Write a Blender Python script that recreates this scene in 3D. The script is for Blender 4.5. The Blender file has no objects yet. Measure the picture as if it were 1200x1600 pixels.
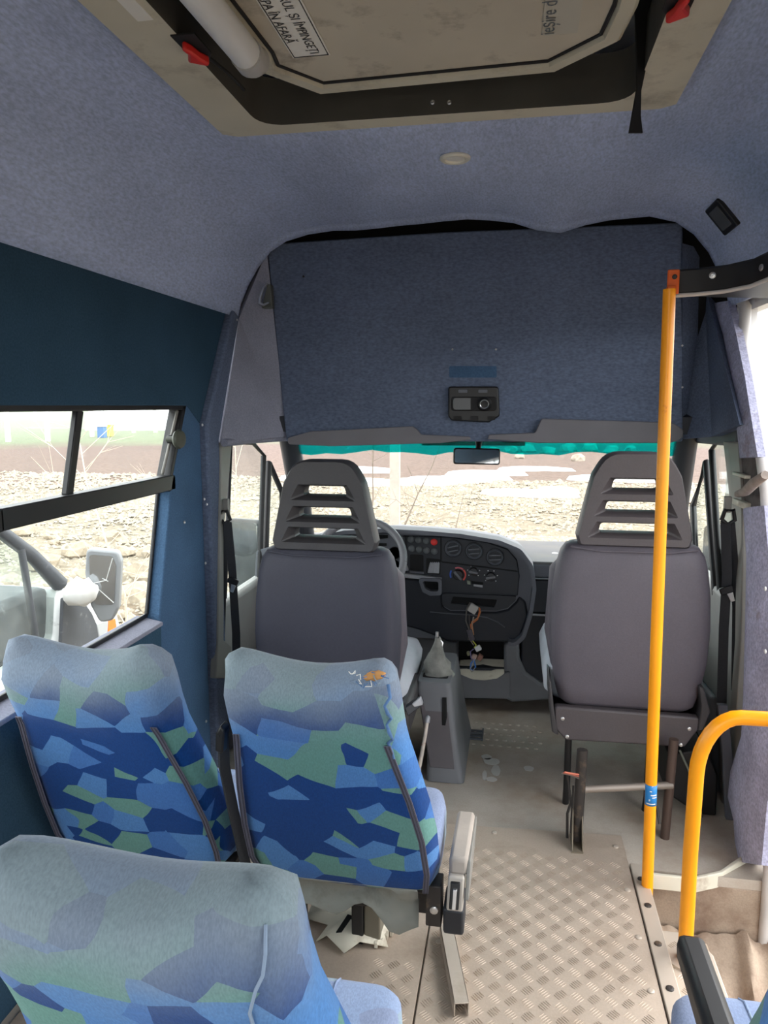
import bpy, bmesh, math, random
from mathutils import Vector, Matrix, noise
R = math.radians
rnd = random.Random(7)
scn = bpy.context.scene
COL = scn.collection

# ------------------------------------------------------------------ camera
PITCH, YAW, CAMZ, FPX = 8.2138, 10.0058, 1.3, 1150.0
cam_d = bpy.data.cameras.new('camera')
cam_d.sensor_fit = 'VERTICAL'; cam_d.sensor_height = 32.0; cam_d.lens = 32.0 * FPX / 1600.0
cam_d.clip_start = 0.05; cam_d.clip_end = 1500
cam = bpy.data.objects.new('camera', cam_d); COL.objects.link(cam)
cam.location = (0, 0, CAMZ); cam.rotation_euler = (R(90 - PITCH), 0, R(YAW))
scn.camera = cam

# ------------------------------------------------------------------ overcast sky, exposure
wd = bpy.data.worlds.new('sky'); scn.world = wd; wd.use_nodes = True
nt = wd.node_tree; nt.nodes.clear()
wo = nt.nodes.new('ShaderNodeOutputWorld'); bg = nt.nodes.new('ShaderNodeBackground')
tc = nt.nodes.new('ShaderNodeTexCoord'); sep = nt.nodes.new('ShaderNodeSeparateXYZ')
rp = nt.nodes.new('ShaderNodeValToRGB')
rp.color_ramp.elements[0].position = 0.0; rp.color_ramp.elements[0].color = (0.86, 0.88, 0.90, 1)
rp.color_ramp.elements[1].position = 0.8; rp.color_ramp.elements[1].color = (0.93, 0.965, 1.0, 1)
nt.links.new(tc.outputs['Generated'], sep.inputs[0]); nt.links.new(sep.outputs['Z'], rp.inputs[0])
nt.links.new(rp.outputs[0], bg.inputs['Color']); bg.inputs['Strength'].default_value = 1.25
nt.links.new(bg.outputs[0], wo.inputs[0])
sun_d = bpy.data.lights.new('sun', 'SUN'); sun_d.energy = 0.5; sun_d.angle = R(45); sun_d.color = (1, .97, .92)
sun = bpy.data.objects.new('sun', sun_d); COL.objects.link(sun)
sun.rotation_euler = (R(48), 0, R(115))
vs = scn.view_settings
vs.view_transform = 'Standard'; vs.look = 'None'; vs.gamma = 1.0; vs.use_curve_mapping = False
vs.exposure = 2.15
scn.cycles.max_bounces = 14; scn.cycles.diffuse_bounces = 7; scn.cycles.transparent_max_bounces = 16
scn.cycles.sample_clamp_indirect = 6.0

# ------------------------------------------------------------------ measuring helpers (photo pixel -> metres)
_c, _s, _ct, _st = math.cos(R(YAW)), math.sin(R(YAW)), math.cos(R(PITCH)), math.sin(R(PITCH))
def ray(u, v):
    a = (u - 600) / FPX; b = (800 - v) / FPX
    fh = _ct + b * _st; z = -_st + b * _ct
    return Vector((a * _c - fh * _s, a * _s + fh * _c, z))
def atY(u, v, y):
    d = ray(u, v); t = y / d.y
    return Vector((d.x * t, y, CAMZ + d.z * t))
def atZ(u, v, z=0.0):
    d = ray(u, v); t = (z - CAMZ) / d.z
    return Vector((d.x * t, d.y * t, z))
def atX(u, v, x):
    d = ray(u, v); t = x / d.x
    return Vector((x, d.y * t, CAMZ + d.z * t))

# ------------------------------------------------------------------ materials
def lin(c):
    return tuple((x / 255 / 12.92 if x / 255 <= .04045 else ((x / 255 + .055) / 1.055) ** 2.4) for x in c)
MATS = {}
def mat(name, rgb, rough=.6, metal=0., var=.0, vscale=8., bump=0., bscale=60., fine=0., fscale=200., stretch=None, spec=None, dirt=None, dscale=4., dlo=.5, dhi=.7, coords='Object'):
    """procedural principled material; rgb in sRGB 0..255"""
    if name in MATS: return MATS[name]
    m = bpy.data.materials.new(name); m.use_nodes = True; t = m.node_tree; N = t.nodes; L = t.links
    p = N['Principled BSDF']; c = lin(rgb)
    p.inputs['Roughness'].default_value = rough; p.inputs['Metallic'].default_value = metal
    if spec is not None: p.inputs['Specular IOR Level'].default_value = spec
    co = N.new('ShaderNodeTexCoord'); vec = co.outputs[coords]
    if stretch:
        mp = N.new('ShaderNodeMapping'); mp.inputs['Scale'].default_value = stretch; L.new(vec, mp.inputs[0]); vec = mp.outputs[0]
    col = None
    def mixc(a, fac, b, mode='MIX'):
        mx = N.new('ShaderNodeMix'); mx.data_type = 'RGBA'; mx.blend_type = mode
        for s, x in ((mx.inputs[6], a), (mx.inputs[7], b)):
            if isinstance(x, tuple): s.default_value = (*x[:3], 1)
            else: L.new(x, s)
        if isinstance(fac, (int, float)): mx.inputs[0].default_value = fac
        else: L.new(fac, mx.inputs[0])
        return mx.outputs[2]
    def nz(scale, detail=3., rough_=.55):
        n = N.new('ShaderNodeTexNoise'); n.inputs['Scale'].default_value = scale; n.inputs['Detail'].default_value = detail
        n.inputs['Roughness'].default_value = rough_; L.new(vec, n.inputs['Vector']); return n.outputs['Fac']
    def rng(f, a, b, c_=0., d=1.):
        r = N.new('ShaderNodeMapRange'); L.new(f, r.inputs[0])
        for i, x in enumerate((a, b, c_, d)): r.inputs[i + 1].default_value = x
        return r.outputs[0]
    cur = c
    if var: cur = mixc(tuple(x * (1 - var) for x in c), rng(nz(vscale), .3, .7), tuple(min(1, x * (1 + var)) for x in c))
    if fine: cur = mixc(cur, 1.0, mixc((1 - fine,) * 3, rng(nz(fscale, 2.), .3, .7), (1 + fine,) * 3), 'MULTIPLY')
    if dirt: cur = mixc(cur, rng(nz(dscale, 6., .65), dlo, dhi), lin(dirt))
    if isinstance(cur, tuple): p.inputs['Base Color'].default_value = (*cur, 1)
    else: L.new(cur, p.inputs['Base Color'])
    if bump:
        b = N.new('ShaderNodeBump'); b.inputs['Strength'].default_value = bump; b.inputs['Distance'].default_value = .004
        L.new(nz(bscale, 4.), b.inputs['Height']); L.new(b.outputs[0], p.inputs['Normal'])
    MATS[name] = m; return m
def glass(name, tint=(1, 1, 1), haze=.05, hazecol=(.8, .82, .8), gloss=1.0):
    if name in MATS: return MATS[name]
    m = bpy.data.materials.new(name); m.use_nodes = True; t = m.node_tree; N = t.nodes; L = t.links; N.clear()
    o = N.new('ShaderNodeOutputMaterial'); tr = N.new('ShaderNodeBsdfTransparent'); tr.inputs[0].default_value = (*tint, 1)
    gl = N.new('ShaderNodeBsdfGlossy'); gl.inputs['Roughness'].default_value = .02
    fr = N.new('ShaderNodeFresnel'); ge = N.new('ShaderNodeNewGeometry'); io = N.new('ShaderNodeMapRange')
    L.new(ge.outputs['Backfacing'], io.inputs[0]); io.inputs[3].default_value = 1.16; io.inputs[4].default_value = 1 / 1.16; L.new(io.outputs[0], fr.inputs[0])
    mx = N.new('ShaderNodeMixShader'); L.new(fr.outputs[0], mx.inputs[0]); L.new(tr.outputs[0], mx.inputs[1]); L.new(gl.outputs[0], mx.inputs[2])
    df = N.new('ShaderNodeBsdfDiffuse'); df.inputs[0].default_value = (*hazecol, 1)
    co = N.new('ShaderNodeTexCoord'); n = N.new('ShaderNodeTexNoise'); n.inputs['Scale'].default_value = 9; n.inputs['Detail'].default_value = 6
    L.new(co.outputs['Object'], n.inputs['Vector'])
    r = N.new('ShaderNodeMapRange'); L.new(n.outputs['Fac'], r.inputs[0]); r.inputs[1].default_value = .35; r.inputs[2].default_value = .75
    r.inputs[3].default_value = haze * .4; r.inputs[4].default_value = haze * 1.8
    m2 = N.new('ShaderNodeMixShader'); L.new(r.outputs[0], m2.inputs[0]); L.new(mx.outputs[0], m2.inputs[1]); L.new(df.outputs[0], m2.inputs[2])
    L.new(m2.outputs[0], o.inputs[0]); MATS[name] = m; return m
def fabric(name, fade=0., top=.70, pale=(128, 138, 148)):
    """patchwork bus moquette: angular shards of three blues and a green, worn pale towards the head"""
    m = bpy.data.materials.new(name); m.use_nodes = True; t = m.node_tree; N = t.nodes; L = t.links
    p = N['Principled BSDF']; p.inputs['Roughness'].default_value = .9; p.inputs['Specular IOR Level'].default_value = .15
    p.inputs['Sheen Weight'].default_value = .1; p.inputs['Sheen Roughness'].default_value = .5
    co = N.new('ShaderNodeTexCoord'); mp = N.new('ShaderNodeMapping'); mp.inputs['Scale'].default_value = (1., .8, 1.35)
    mp.inputs['Rotation'].default_value = (0, R(24), 0)
    oi = N.new('ShaderNodeObjectInfo')
    L.new(co.outputs['Object'], mp.inputs[0])
    wn = N.new('ShaderNodeTexNoise'); wn.inputs['Scale'].default_value = 9; wn.inputs['Detail'].default_value = 1.5; L.new(mp.outputs[0], wn.inputs['Vector'])
    sc = N.new('ShaderNodeVectorMath'); sc.operation = 'SCALE'; sc.inputs['Scale'].default_value = .022; L.new(wn.outputs['Color'], sc.inputs[0])
    ad = N.new('ShaderNodeVectorMath'); L.new(mp.outputs[0], ad.inputs[0]); L.new(sc.outputs[0], ad.inputs[1])
    rl = N.new('ShaderNodeCombineXYZ'); L.new(oi.outputs['Random'], rl.inputs[0]); L.new(oi.outputs['Random'], rl.inputs[2])
    a2 = N.new('ShaderNodeVectorMath'); L.new(ad.outputs[0], a2.inputs[0]); L.new(rl.outputs[0], a2.inputs[1])
    vo = N.new('ShaderNodeTexVoronoi'); vo.distance = 'EUCLIDEAN'; vo.inputs['Scale'].default_value = 13.5; vo.inputs['Randomness'].default_value = 1.
    L.new(a2.outputs[0], vo.inputs['Vector'])
    sp = N.new('ShaderNodeSeparateColor'); L.new(vo.outputs['Color'], sp.inputs[0])
    cr = N.new('ShaderNodeValToRGB'); cr.color_ramp.interpolation = 'CONSTANT'
    cols = [(0., (8, 60, 122)), (.36, (76, 124, 180)), (.62, (96, 140, 132)), (.88, (62, 108, 170))]
    e = cr.color_ramp.elements
    e[0].position, e[0].color = 0., (*lin(cols[0][1]), 1); e[1].position, e[1].color = cols[1][0], (*lin(cols[1][1]), 1)
    for q, c_ in cols[2:]:
        x = e.new(q); x.color = (*lin(c_), 1)
    L.new(sp.outputs[0], cr.inputs[0])
    # wear
    sx = N.new('ShaderNodeSeparateXYZ'); L.new(co.outputs['Object'], sx.inputs[0])
    n2 = N.new('ShaderNodeTexNoise'); n2.inputs['Scale'].default_value = 6; n2.inputs['Detail'].default_value = 4; L.new(co.outputs['Object'], n2.inputs['Vector'])
    ma = N.new('ShaderNodeMath'); ma.operation = 'MULTIPLY_ADD'; ma.inputs[1].default_value = .16; L.new(n2.outputs['Fac'], ma.inputs[0]); L.new(sx.outputs['Z'], ma.inputs[2])
    r = N.new('ShaderNodeMapRange'); r.interpolation_type = 'SMOOTHSTEP'; L.new(ma.outputs[0], r.inputs[0])
    r.inputs[1].default_value = top + .02; r.inputs[2].default_value = top + .19; r.inputs[3].default_value = fade; r.inputs[4].default_value = max(.86, fade)
    mx = N.new('ShaderNodeMix'); mx.data_type = 'RGBA'; L.new(r.outputs[0], mx.inputs[0]); L.new(cr.outputs[0], mx.inputs[6])
    mx.inputs[7].default_value = (*lin(pale), 1)
    # ribbed weave
    wv = N.new('ShaderNodeTexNoise'); wv.inputs['Scale'].default_value = 1; wv.inputs['Detail'].default_value = 2
    m3 = N.new('ShaderNodeMapping'); m3.inputs['Scale'].default_value = (420, 200, 160); L.new(co.outputs['Object'], m3.inputs[0]); L.new(m3.outputs[0], wv.inputs['Vector'])
    r2 = N.new('ShaderNodeMapRange'); L.new(wv.outputs['Fac'], r2.inputs[0]); r2.inputs[1].default_value = .3; r2.inputs[2].default_value = .7; r2.inputs[3].default_value = .88; r2.inputs[4].default_value = 1.1
    mm = N.new('ShaderNodeMix'); mm.data_type = 'RGBA'; mm.blend_type = 'MULTIPLY'; mm.inputs[0].default_value = 1; L.new(mx.outputs[2], mm.inputs[6]); L.new(r2.outputs[0], mm.inputs[7])
    L.new(mm.outputs[2], p.inputs['Base Color'])
    b = N.new('ShaderNodeBump'); b.inputs['Strength'].default_value = .25; b.inputs['Distance'].default_value = .002; L.new(wv.outputs['Fac'], b.inputs['Height']); L.new(b.outputs[0], p.inputs['Normal'])
    MATS[name] = m; return m

carpet = mat('ceiling carpet', (172, 184, 212), .95, var=.10, vscale=5, fine=.16, fscale=170, bump=.35, bscale=240, spec=.1, stretch=(1, .35, 1))
carpet_bulk = mat('bulkhead carpet', (96, 106, 126), .95, var=.12, vscale=4, fine=.20, fscale=150, bump=.35, bscale=240, spec=.1, stretch=(.5, 1, 1))
carpet_dark = mat('navy wall carpet', (50, 74, 92), .95, var=.10, vscale=4, fine=.14, fscale=200, bump=.3, bscale=260, spec=.1)
carpet_blue = mat('blue pillar carpet', (68, 94, 122), .95, var=.10, vscale=5, fine=.14, fscale=200, bump=.3, bscale=260, spec=.1)
carpet_grey = mat('mauve grey carpet', (138, 139, 152), .95, var=.10, vscale=5, fine=.12, fscale=200, bump=.3, bscale=240, spec=.1)
carpet_worn = mat('worn lilac carpet', (168, 168, 190), .98, var=.16, vscale=9, fine=.22, fscale=120, bump=.6, bscale=150, spec=.05, dirt=(120, 100, 84), dscale=7, dlo=.6, dhi=.75)
black = mat('black plastic', (17, 17, 19), .45, var=.1)
blackmat = mat('black rubber', (20, 20, 22), .75, var=.15)
void = mat('dark cavity', (10, 11, 13), .9)  # near-black colour stands in for shade inside holes and gaps
dash_dark = mat('dark dash plastic', (29, 33, 40), .55, var=.06, fine=.05)
dash_navy = mat('navy dash plastic', (24, 28, 37), .55, var=.08)
dash_grey = mat('grey dash plastic', (88, 91, 98), .6, var=.06, fine=.05)
dash_top = mat('pale dash top', (86, 86, 88), .75, var=.08, dirt=(98, 95, 88), dscale=6, dlo=.45, dhi=.8)
console_grey = mat('console plastic', (104, 106, 110), .55, var=.08)
vinyl = mat('grey seat vinyl', (88, 83, 90), .55, var=.06, vscale=6, fine=.05, bump=.1, bscale=300, spec=.3)
vinyl_d = mat('dark seat vinyl', (60, 60, 70), .6, var=.06, vscale=6, fine=.05, bump=.1, bscale=300, spec=.3)
headp = mat('headrest plastic', (74, 68, 70), .5, var=.05, fine=.06, bump=.1, bscale=400)
headpd = mat('charcoal headrest plastic', (54, 52, 54), .5, var=.05, fine=.06, bump=.1, bscale=400)
pale_cloth = mat('pale seat cloth', (176, 180, 188), .9, var=.08, bump=.2, bscale=200)
yellow = mat('orange yellow paint', (250, 158, 8), .32, var=.06, vscale=5, dirt=(196, 92, 16), dscale=14, dlo=.66, dhi=.74)
orange = mat('orange bracket paint', (214, 92, 20), .45, var=.1)
alu = mat('dusty aluminium', (184, 168, 152), .55, .25, var=.08, vscale=5, fine=.05, dirt=(150, 132, 114), dscale=5, dlo=.52, dhi=.8)
alu_b = mat('bright aluminium', (188, 176, 162), .45, .3, var=.06, dirt=(160, 146, 128), dscale=8, dlo=.55, dhi=.8)
steel = mat('dark steel', (58, 54, 52), .5, .4, var=.2, dirt=(128, 108, 88), dscale=12, dlo=.55, dhi=.75)
chrome = mat('bright metal', (205, 205, 205), .3, .9, var=.05)
dustvinyl = mat('dusty floor vinyl', (176, 167, 155), .7, var=.10, vscale=5, fine=.06, dirt=(150, 132, 114), dscale=3.2, dlo=.46, dhi=.72)
mud = mat('muddy step', (150, 132, 114), .85, var=.16, vscale=7, fine=.1, bump=.5, bscale=40, dirt=(108, 84, 68), dscale=5, dlo=.45, dhi=.65)
beige = mat('beige hatch plastic', (196, 190, 170), .55, var=.07, vscale=5, dirt=(118, 108, 90), dscale=8, dlo=.55, dhi=.85)
beige_d = mat('hatch panel board', (188, 180, 162), .6, var=.10, vscale=4, dirt=(112, 98, 84), dscale=9, dlo=.55, dhi=.8)
hatch_wall = mat('dark hatch liner', (66, 64, 58), .7, var=.15)
white_p = mat('white plastic', (214, 214, 212), .4, var=.03)
label_w = mat('white sticker', (222, 220, 212), .6, var=.03)
ink = mat('black ink', (40, 40, 42), .7)
inkg = mat('grey ink', (96, 102, 106), .7)
red = mat('red plastic', (206, 40, 34), .4)
trimgrey = mat('grey pillar plastic', (130, 128, 122), .55, var=.06)
doorgrey = mat('door card grey', (150, 148, 144), .6, var=.06)
sealgrey = mat('pale door seal', (196, 192, 188), .5, var=.08)
bodywhite = mat('white body paint', (226, 226, 224), .35, var=.03)
silver = mat('silver grey plastic', (150, 152, 156), .4, .1, var=.05)
belt_m = mat('belt webbing', (40, 42, 46), .8, fine=.15, fscale=300)
skirtm = mat('grubby seat lining', (140, 140, 132), .85, var=.18, vscale=7, bump=.5, bscale=25, dirt=(96, 90, 80), dscale=8, dlo=.5, dhi=.75)
foam = mat('orange foam', (196, 142, 84), .95, var=.2, vscale=40, bump=.8, bscale=90)
thread = mat('blue thread', (84, 116, 158), .9, var=.25, vscale=60)
cream = mat('cream plastic', (206, 200, 182), .6, var=.1, dirt=(150, 130, 110), dscale=14, dlo=.55, dhi=.8)
seat_fab = fabric('patchwork moquette', .0, .70)
cush_fab = fabric('faded and lit patchwork moquette', .66, 2.0, (166, 176, 198))  # pale mix holds both the fading and the bright light on the cushions
gl_clear = glass('side window glass', (.97, .985, .975), .035)
gl_door = glass('cab door glass', (.95, .98, .97), .05)
gl_ws = glass('windscreen glass', (.95, .945, .93), .05)
gl_teal = glass('teal tint band', (.02, .70, .70), .16, (.05, .62, .64))
gl_teald = glass('dark teal tint', (.10, .36, .34), .08, (.15, .45, .45))
mirror_m = mat('mirror glass', (225, 228, 230), .03, 1.)

# ------------------------------------------------------------------ mesh helpers
def _v(p): return Vector(p)
def box(bm, lo, hi, M=None):
    lo, hi = Vector(lo), Vector(hi)
    vs_ = [bm.verts.new((x, y, z)) for x in (lo.x, hi.x) for y in (lo.y, hi.y) for z in (lo.z, hi.z)]
    if M is not None:
        for v in vs_: v.co = M @ v.co
    for f in ((0, 1, 3, 2), (4, 6, 7, 5), (0, 4, 5, 1), (2, 3, 7, 6), (0, 2, 6, 4), (1, 5, 7, 3)):
        bm.faces.new([vs_[i] for i in f])
    return vs_
def prism(bm, pts, off):
    off = Vector(off); a = [bm.verts.new(p) for p in pts]; b = [bm.verts.new(Vector(p) + off) for p in pts]
    n = len(a); bm.faces.new(a); bm.faces.new(b[::-1])
    for i in range(n): bm.faces.new((a[i], b[i], b[(i + 1) % n], a[(i + 1) % n]))
def quad(bm, *pts): bm.faces.new([bm.verts.new(p) for p in pts])
def loft(bm, rings, caps=True, closed=True):
    V = [[bm.verts.new(p) for p in r] for r in rings]
    n = len(V[0])
    for a, b in zip(V, V[1:]):
        for i in range(n if closed else n - 1):
            j = (i + 1) % n
            bm.faces.new((a[i], a[j], b[j], b[i]))
    if caps:
        bm.faces.new(V[0][::-1]); bm.faces.new(V[-1])
    return V
def tube(bm, path, r, seg=10, caps=True, flat=None):
    """swept tube; flat=(a,b) gives an elliptic section scale along normal/binormal"""
    P = [Vector(p) for p in path]; n = len(P)
    rr = r if isinstance(r, (list, tuple)) else [r] * n
    T = [(P[min(i + 1, n - 1)] - P[max(i - 1, 0)]).normalized() for i in range(n)]
    ref = Vector((0, 0, 1)) if abs(T[0].z) < .9 else Vector((1, 0, 0))
    nv = (ref - T[0] * ref.dot(T[0])).normalized(); rings = []
    for i in range(n):
        nv = (nv - T[i] * nv.dot(T[i])).normalized(); b = T[i].cross(nv)
        fa, fb = flat or (1, 1)
        rings.append([P[i] + nv * (math.cos(2 * math.pi * k / seg) * rr[i] * fa) + b * (math.sin(2 * math.pi * k / seg) * rr[i] * fb) for k in range(seg)])
    loft(bm, rings, caps)
def cyl(bm, a, b, r, seg=16, r2=None): tube(bm, [a, b], [r, r if r2 is None else r2], seg)
def ribbon(bm, path, wvec, th):
    """flat strap: path of points, width vector (or list), thickness along the path's normal"""
    P = [Vector(p) for p in path]; n = len(P); rings = []
    for i, p in enumerate(P):
        w = Vector(wvec[i] if isinstance(wvec, list) else wvec)
        t = (P[min(i + 1, n - 1)] - P[max(i - 1, 0)]).normalized(); nn = t.cross(w).normalized() * th / 2; w = w / 2
        rings.append([p - w - nn, p + w - nn, p + w + nn, p - w + nn])
    loft(bm, rings)
def lathe(bm, prof, M, seg=20):
    """profile of (radius, height) turned about M's z axis"""
    rings = [[M @ Vector((r * math.cos(2 * math.pi * k / seg), r * math.sin(2 * math.pi * k / seg), h)) for k in range(seg)] for r, h in prof]
    loft(bm, rings)
def facing(p, direction):
    """matrix at p whose z axis points along direction"""
    z = Vector(direction).normalized(); return Matrix.Translation(Vector(p)) @ z.to_track_quat('Z', 'Y').to_matrix().to_4x4()
def rpoly(pts, r, n=5):
    """rounded 2-D polygon; r scalar or list"""
    out = []; m = len(pts)
    for i in range(m):
        p = Vector(pts[i]).to_2d() if len(pts[i]) > 2 else Vector(pts[i]); a = Vector(pts[i - 1]); b = Vector(pts[(i + 1) % m])
        rad = r[i] if isinstance(r, (list, tuple)) else r
        u, w = (a - p), (b - p); lu, lw = u.length, w.length; u.normalize(); w.normalize()
        ang = math.acos(max(-1, min(1, u.dot(w)))); d = min(rad / max(math.tan(ang / 2), 1e-4), lu * .49, lw * .49)
        if rad <= 0: out.append(p); continue
        s, e = p + u * d, p + w * d
        for k in range(n + 1):
            t = k / n; out.append((1 - t) ** 2 * s + 2 * t * (1 - t) * p + t * t * e)
    return out
def rrect(w, h, r, n=4, cx=0., cy=0.):
    return rpoly([(cx - w / 2, cy - h / 2), (cx + w / 2, cy - h / 2), (cx + w / 2, cy + h / 2), (cx - w / 2, cy + h / 2)], r, n)
def plate_xz(bm, pts, y0, y1): prism(bm, [(p[0], y0, p[1]) for p in pts], (0, y1 - y0, 0))
def px(y, *uv):
    """photo pixels -> (x, z) pairs in the plane at depth y"""
    return [(lambda q: (q.x, q.z))(atY(u, v, y)) for u, v in uv]

def mesh(name, bm, m, parent=None, smooth=None, bevel=None, sub=0, solid=None, **props):
    bmesh.ops.recalc_face_normals(bm, faces=bm.faces[:])
    me = bpy.data.meshes.new(name); bm.to_mesh(me); bm.free()
    o = bpy.data.objects.new(name, me); COL.objects.link(o)
    for x in (m if isinstance(m, (list, tuple)) else [m]): me.materials.append(x)
    if parent is not None:
        par = parent; M = Matrix.Identity(4)
        while par is not None: M = par.matrix_basis @ M; par = par.parent
        me.transform(M.inverted()); o.parent = parent
    else:
        cs = [v.co for v in me.vertices]
        b = Vector(((min(c.x for c in cs) + max(c.x for c in cs)) / 2, (min(c.y for c in cs) + max(c.y for c in cs)) / 2, min(c.z for c in cs)))
        me.transform(Matrix.Translation(-b)); o.location = b
    if solid:
        s = o.modifiers.new('solidify', 'SOLIDIFY'); s.thickness = solid; s.offset = 1
    if bevel:
        b = o.modifiers.new('bevel', 'BEVEL'); b.width = bevel; b.segments = 2; b.limit_method = 'ANGLE'; b.angle_limit = R(35)
    if sub:
        s = o.modifiers.new('subsurf', 'SUBSURF'); s.levels = sub; s.render_levels = sub
    if smooth or bevel or sub:
        me.polygons.foreach_set('use_smooth', [True] * len(me.polygons))
        if not sub: me.set_sharp_from_angle(angle=R(smooth or 40))
    for k, x in props.items(): o[k] = x
    return o
def tag(o, label, cat, group=None):
    o['label'] = label; o['category'] = cat
    if group: o['group'] = group
    return o
def thing(name, loc, label=None, cat=None, group=None, rz=0.):
    o = bpy.data.objects.new(name, None); COL.objects.link(o); o.location = loc; o.rotation_euler = (0, 0, rz)
    o.matrix_basis = Matrix.Translation(Vector(loc)) @ Matrix.Rotation(rz, 4, 'Z')
    o.empty_display_size = .05
    if label: tag(o, label, cat, group)
    return o
def dup(o, loc=None, parent=None):
    c = o.copy(); COL.objects.link(c)
    if parent is not None: c.parent = parent
    if loc is not None: c.location = loc
    for ch in [x for x in o.children]: dup(ch, None, c)
    return c
NB = bmesh.new
def B(name, lo, hi, m, parent=None, bevel=None, M=None, **k):
    bm = NB(); box(bm, lo, hi, M); return mesh(name, bm, m, parent, bevel=bevel, **k)
def screw(p, d, parent, r=.005, m=None, name='screw'):
    bm = NB(); lathe(bm, [(r * .3, -.001), (r, -.001), (r, .0015), (r * .6, .003), (r * .2, .0025)], facing(p, d), 10)
    return mesh(name, bm, m or chrome, parent, smooth=50)
def textmesh(body, size, M, m, parent, name='lettering', align='LEFT'):
    cu = bpy.data.curves.new(name, 'FONT'); cu.body = body; cu.size = size; cu.align_x = align; cu.resolution_u = 2
    t = bpy.data.objects.new(name, cu); COL.objects.link(t)
    dg = bpy.context.evaluated_depsgraph_get(); me = bpy.data.meshes.new_from_object(t.evaluated_get(dg))
    bpy.data.objects.remove(t); bpy.data.curves.remove(cu)
    me.name = name; o = bpy.data.objects.new(name, me); COL.objects.link(o)
    me.transform(M); me.materials.clear(); me.materials.append(m)
    if parent is not None:
        par = parent; W = Matrix.Identity(4)
        while par is not None: W = par.matrix_basis @ W; par = par.parent
        me.transform(W.inverted()); o.parent = parent
    return o
def sstep(a, b, x):
    t = max(0., min(1., (x - a) / (b - a))); return t * t * (3 - 2 * t)
XL, XR = -1.04, .70
ST = dict(kind='structure')
# ================================================================== SETTING: floor
bm = NB()
prism(bm, [(-1.10, -2.2, -.03), (.39, -2.2, -.03), (.39, 2.02, -.03), (.74, 2.02, -.03), (.74, 3.42, -.03), (-1.10, 3.42, -.03)], (0, 0, .03))
floor = mesh('floor', bm, dustvinyl, **ST)
floor.matrix_basis = Matrix.Translation(floor.location)
bm = NB()   # stepwell
prism(bm, [(.39, .6, -.30), (.75, .6, -.30), (.75, 2.05, -.30), (.39, 2.05, -.30)], (0, 0, .02))
box(bm, (.375, 1.79, -.28), (.389, 2.02, -.03)); box(bm, (.495, .6, -.28), (.508, 1.79, -.035)); box(bm, (.39, 1.776, -.28), (.495, 1.79, -.035))
box(bm, (.39, 2.02, -.28), (.75, 2.035, -.03))
mesh('stepwell', bm, mud, floor, bevel=.004)
bm = NB(); pth = [(.40, 2.0, -.02), (.52, 2.0, -.02), (.60, 2.03, -.012), (.70, 2.12, .0)]
ribbon(bm, pth, (0, .0, .045), .012); mesh('step_lip', bm, cream, floor, bevel=.003)
bm = NB(); n = 26   # crumpled mud lying in the stepwell
V = [[bm.verts.new((.40 + .335 * i / n, 1.22 + .79 * j / n, -.279 + .05 * max(0, noise.noise((i * .32, j * .27, 3.1)) + .25) + .10 * sstep(.82, 1., j / n))) for j in range(n + 1)] for i in range(n + 1)]
for i in range(n):
    for j in range(n):
        if .40 + .335 * (i + .5) / n > .51 or 1.22 + .79 * (j + .5) / n > 1.79: bm.faces.new((V[i][j], V[i + 1][j], V[i + 1][j + 1], V[i][j + 1]))
mesh('dried_mud', bm, mud, floor, smooth=60, kind='stuff')
# tread plates
def bars(bm, x0, x1, y0, y1, z, p=.036, skip=lambda x, y: False):
    ny = int((y1 - y0) / p); nx = int((x1 - x0) / p)
    for i in range(nx):
        for j in range(ny):
            cx = x0 + (i + .5) * p; cy = y0 + (j + .5) * p
            if skip(cx, cy): continue
            s = 1 if (i + j) % 2 else -1; d = Vector((.7071, .7071 * s, 0)); q = Vector((-.7071 * s, .7071, 0))
            for k in range(5):
                o_ = Vector((cx, cy, z)) + q * ((k - 2) * .0058); L_ = .0125 * (1 - .09 * abs(k - 2)); w = .0010
                a = [bm.verts.new(o_ + d * L_ * t + q * w * t2) for t, t2 in ((-1, 0), (0, -1), (1, 0), (0, 1))]
                top = bm.verts.new(o_ + d * L_ * .55 + Vector((0, 0, .0014))); top2 = bm.verts.new(o_ - d * L_ * .55 + Vector((0, 0, .0014)))
                bm.faces.new((a[0], a[1], top2)); bm.faces.new((a[1], top, top2)); bm.faces.new((a[1], a[2], top))
                bm.faces.new((a[2], a[3], top)); bm.faces.new((a[3], top2, top)); bm.faces.new((a[3], a[0], top2))
bm = NB(); prism(bm, [(-.178, -1.2, .0), (.350, -1.2, .0), (.350, 2.165, .0), (-.178, 2.135, .0)], (0, 0, .010))
ap = mesh('aluminium_plate', bm, alu, floor, bevel=.002)
bm = NB(); bars(bm, -.175, .345, .55, 2.06, .010); mesh('tread_bars', bm, alu, ap, kind='stuff')
for x, y in ((.20, 2.12), (-.03, 2.11), (.325, 2.10), (.33, 1.9), (.33, 1.72), (.33, 1.55), (.17, 1.38), (.33, 1.40), (.02, 1.22), (-.15, 1.62)):
    screw((x, y, .0105), (0, 0, 1), ap, .008, alu_b, 'rivet')
bm = NB(); prism(bm, [(-1.02, -1.2, .0), (-.182, -1.2, .0), (-.182, 1.78, .0), (-1.02, 1.78, .0)], (0, 0, .008))
lp = mesh('aluminium_plate', bm, alu, floor, bevel=.002)
bm = NB(); bars(bm, -.30, -.184, .9, 1.55, .008); mesh('tread_bars', bm, alu, lp, kind='stuff')
bm = NB(); prism(bm, [(.353, .6, .0), (.392, .6, .0), (.392, 2.02, .0), (.353, 2.02, .0)], (0, 0, .014)); box(bm, (.384, .6, -.05), (.392, 2.02, .0))
es = mesh('edge_strip', bm, alu_b, floor, bevel=.002)
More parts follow.
